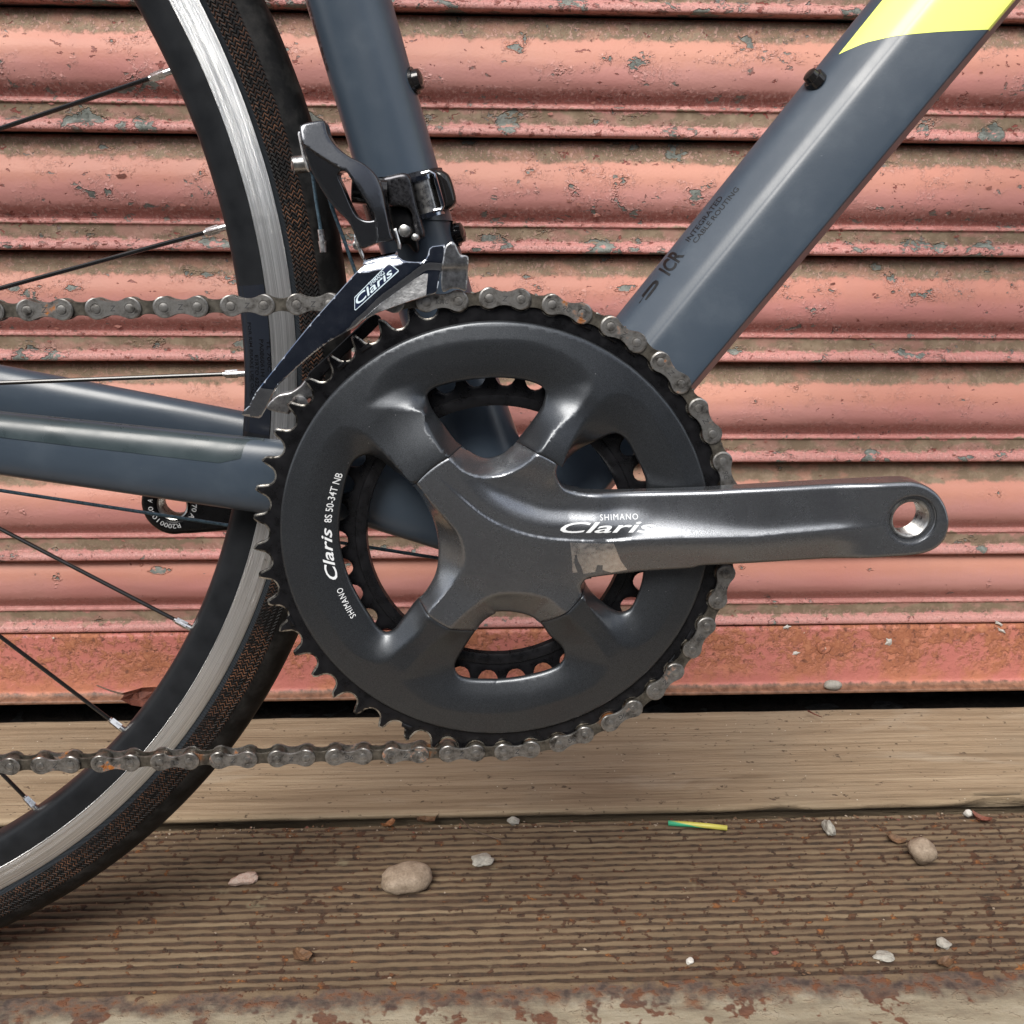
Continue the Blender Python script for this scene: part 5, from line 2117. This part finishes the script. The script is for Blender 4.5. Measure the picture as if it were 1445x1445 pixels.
# white splashes stuck to the rail
for i, (x, y, w, h) in enumerate([(1256, 908, 5.5, 7), (1124, 924, 9, 5), (1112, 887, 6, 3.5), (1416, 892, 9, 2.4), (1412, 882, 9, 2.4), (1360, 948, 5, 2.4)]):
    q = wall_at(x, y, -0.008)
    names = ["triangular white droppings fleck in the middle of the rail", "lumpy white droppings fleck left of the rivet on the rail", "white fleck high on the rail above the lumpy fleck", "lower of two slanting white smears at the rail's right end", "upper of two slanting white smears at the rail's right end", "small white smear low on the rail at the right"]
    n = 9
    bm_ = MB()
    vv = [(0, -0.7, 0)]
    for k in range(n):
        a = 2 * math.pi * k / n
        r = 1 + 0.35 * math.sin(k * 2.7 + i)
        rot = -0.55 if i in (3, 4) else 0.2
        ex, ez = w / 2 * r * math.cos(a), h / 2 * r * math.sin(a)
        vv.append((ex * math.cos(rot) - ez * math.sin(rot), 0.5, ex * math.sin(rot) + ez * math.cos(rot)))
    ff_ = [(0, 1 + k, 1 + (k + 1) % n) for k in range(n)]
    o = link("dropping_fleck", mesh("dropping_fleck", np.array(vv) / 1000, ff_, "stone_white", smooth=False))
    o.location = (q.x, -0.0058, q.z)
    tag(o, names[i], "fleck", "white flecks on the shutter rail")

# green and yellow wire sleeve
w0, w1 = ground_at(943, 1161, 0.0025), ground_at(1026, 1168, 0.0025)
wc = (w0 + w1) / 2
wmb = MB()
dvec = (w1 - w0) / 2 * 1000
wmb.tube([tuple(-dvec), tuple(-dvec * 0.3 + Vector((0, 0.6, 0))), tuple(dvec * 0.4 + Vector((0, 0.3, 0.2))), tuple(dvec)], 1.75, 12)
wo = link("wire_offcut", mesh("wire_offcut", np.array(wmb.V) / 1000, wmb.F, "wire_sleeve"))
wo.location = (wc.x, wc.y, 0.0022)
tag(wo, "green and yellow striped wire offcut lying beside the plank", "wire")


def twig(pts, r, label, mat="twig_brown", name="twig", z=0.002):
    P = [ground_at(x, y, z + (zz if len(q) > 2 else 0)) for q in pts for x, y, zz in [(q[0], q[1], q[2] if len(q) > 2 else 0)]]
    base = P[0].copy()
    base.z = 0
    mb = MB().tube([tuple((p - base) * 1000) for p in P], [r * (1 - 0.5 * i / (len(P) - 1)) for i in range(len(P))], 7)
    o = link(name, mesh(name, np.array(mb.V) / 1000, mb.F, mat))
    o.location = base
    return tag(o, label, "twig")


twig([(650, 1155), (662, 1168), (680, 1176), (700, 1183), (716, 1187)], 0.55, "thin curved dry twig on the board below the plank edge")
twig([(1140, 1003), (1150, 1008), (1160, 1012)], 0.7, "short reddish stalk poking from the dark gap above the plank", "leaf_red", z=0.012)


def scrap(px, py, w, h, mat, label, seed, z=0.001, lift=0.003, cat="leaf", name="leaf_scrap", group=None, loc=None):
    """a curled leaf scrap: a small bent sheet with thickness"""
    r = random.Random(seed)
    n, m = 6, 4
    V, F = [], []
    for i in range(n):
        for j in range(m):
            a = i / (n - 1) * 2 - 1
            b = j / (m - 1) * 2 - 1
            rad = (1 - 0.55 * a * a)
            x = a * w / 2 + r.uniform(-0.06, 0.06) * w
            y = b * h / 2 * rad + r.uniform(-0.1, 0.1) * h
            zz = lift * (0.7 * a * a + 0.5 * b * b) + r.uniform(0, 0.25) * lift
            V.append((x, y, zz))
    nv_ = len(V)
    V += [(x, y, z_ - 0.0003) for x, y, z_ in V]
    for i in range(n - 1):
        for j in range(m - 1):
            k = i * m + j
            F.append((k, k + m, k + m + 1, k + 1))
            F.append((nv_ + k + 1, nv_ + k + m + 1, nv_ + k + m, nv_ + k))
    o = link(name, mesh(name, V, F, mat, smooth=False))
    o.location = loc if loc is not None else ground_at(px, py, z)
    o.rotation_euler = (r.uniform(-0.2, 0.2), r.uniform(-0.2, 0.2), r.uniform(-0.8, 0.8))
    return tag(o, label, cat, group)


GL = "dead leaf scraps"
scrap(549, 1166, 0.010, 0.006, "leaf_orange", "orange dead leaf scrap at the plank edge above the largest pebble", 1, group=GL)
scrap(604, 1160, 0.014, 0.008, "leaf_brown", "larger curled brown leaf scrap at the plank edge above the largest pebble", 3, lift=0.004, group=GL)
scrap(1331, 1362, 0.010, 0.006, "leaf_brown", "dark brown leaf scrap near the front of the board at the right", 7, group=GL)
scrap(1262, 1186, 0.012, 0.007, "leaf_brown", "dark crumbly scrap touching the blocky pebble", 9, group=GL)
scrap(1384, 1157, 0.012, 0.006, "leaf_red", "red-brown crumbly scrap in the notch of the plank", 10, group=GL)
scrap(426, 1352, 0.011, 0.009, "leaf_brown", "curled dark scrap near the front edge between tyre and largest pebble", 11, group=GL)
scrap(18, 1165, 0.014, 0.007, "leaf_orange", "orange leaf scrap at the plank edge behind the tyre at far left", 13, group=GL)
# dry leaf with stalk caught on the rail foot, behind the wheel
q = wall_at(205, 972, -0.03)
o = scrap(0, 0, 0.034, 0.014, "leaf_red", "dry red leaf caught at the foot of the shutter behind the wheel", 21, lift=0.008, loc=Vector((wall_at(205, 965, -0.016).x, -0.0185, 0.023)), group=GL)
o.rotation_euler = (1.1, 0.2, 0.3)
tm = MB().tube([(0, 0, 0), (-12, 0, 3), (-26, 1, 7), (-36, 1, 12)], [0.8, 0.7, 0.6, 0.5], 7)
to = link("twig", mesh("twig", np.array(tm.V) / 1000, tm.F, "twig_brown"))
to.location = Vector((wall_at(205, 965, -0.016).x, -0.0195, 0.021))
tag(to, "thin dry stalk leaning on the shutter rail behind the wheel", "twig")
# scraps in the gap under the shutter
for i, (x, y, w, h, mt, lb) in enumerate([(1136, 1003, 0.026, 0.018, "leaf_brown", "dull leaf in the dark gap under the rivet"), (1356, 998, 0.018, 0.012, "leaf_brown", "pale brown leaf in the dark gap at the right"),
                                          (1382, 1001, 0.022, 0.012, "leaf_red", "red leaf in the dark gap at the right"), (1436, 985, 0.02, 0.016, "leaf_brown", "straggly dry leaf in the dark gap at the right edge"),
                                          (388, 1003, 0.03, 0.016, "leaf_red", "red-brown leaf in the gap just right of the tyre"), (175, 1000, 0.024, 0.014, "leaf_red", "dark red leaf in the gap behind the wheel rim"),
                                          (860, 1000, 0.026, 0.014, "leaf_orange", "orange-brown leaf in the gap by the chain")]):
    q = wall_at(x, y, -0.018)
    scrap(0, 0, w, h, mt, lb, 40 + i, lift=0.007, loc=Vector((q.x, -0.008 - 0.004 * (i % 2), -0.02 + 0.004 * (i % 2))), group=GL)

gv, gf, gi = [], [], []
gr = random.Random(3)
for i in range(900):
    if i < 520:                      # swept against the plank
        x, y = gr.uniform(-0.45, 0.5), -0.1525 - abs(gr.gauss(0, 0.006))
        z = -0.002 if y > -0.1528 else 0.0002
    else:
        x, y, z = gr.uniform(-0.45, 0.5), gr.uniform(-0.29, -0.155), -0.0004
    r = gr.choice([0.0004, 0.0005, 0.0007, 0.0009]) * gr.uniform(0.7, 1.5)
    o = len(gv)
    pts = [(1, 0, 0), (-1, 0.2, 0), (0, 1, 0.1), (0.1, -1, 0), (0, 0, 0.9), (0, 0.1, -0.8)]
    for a, b, c in pts:
        gv.append((x + r * (a + gr.uniform(-.3, .3)), y + r * (b + gr.uniform(-.3, .3)), z + r * (c * 0.7 + gr.uniform(-.2, .2))))
    for f in ((0, 2, 4), (2, 1, 4), (1, 3, 4), (3, 0, 4), (2, 0, 5), (1, 2, 5), (3, 1, 5), (0, 3, 5)):
        gf.append(tuple(o + q for q in f))
    gi += [gr.choice([0, 0, 0, 0, 1, 1, 3])] * 8
grit = link("grit", mesh("grit", gv, gf, ["leaf_brown", "stone_brown", "stone_grey", "leaf_red"], smooth=False, midx=gi))
tag(grit, "fine grit and crumbs swept along the plank edge", "grit", kind="stuff")

print("objects", len(bpy.data.objects), "tris", sum(len(o.data.loop_triangles) if o.data.loop_triangles else len(o.data.polygons) for o in bpy.data.objects if o.type == 'MESH'))
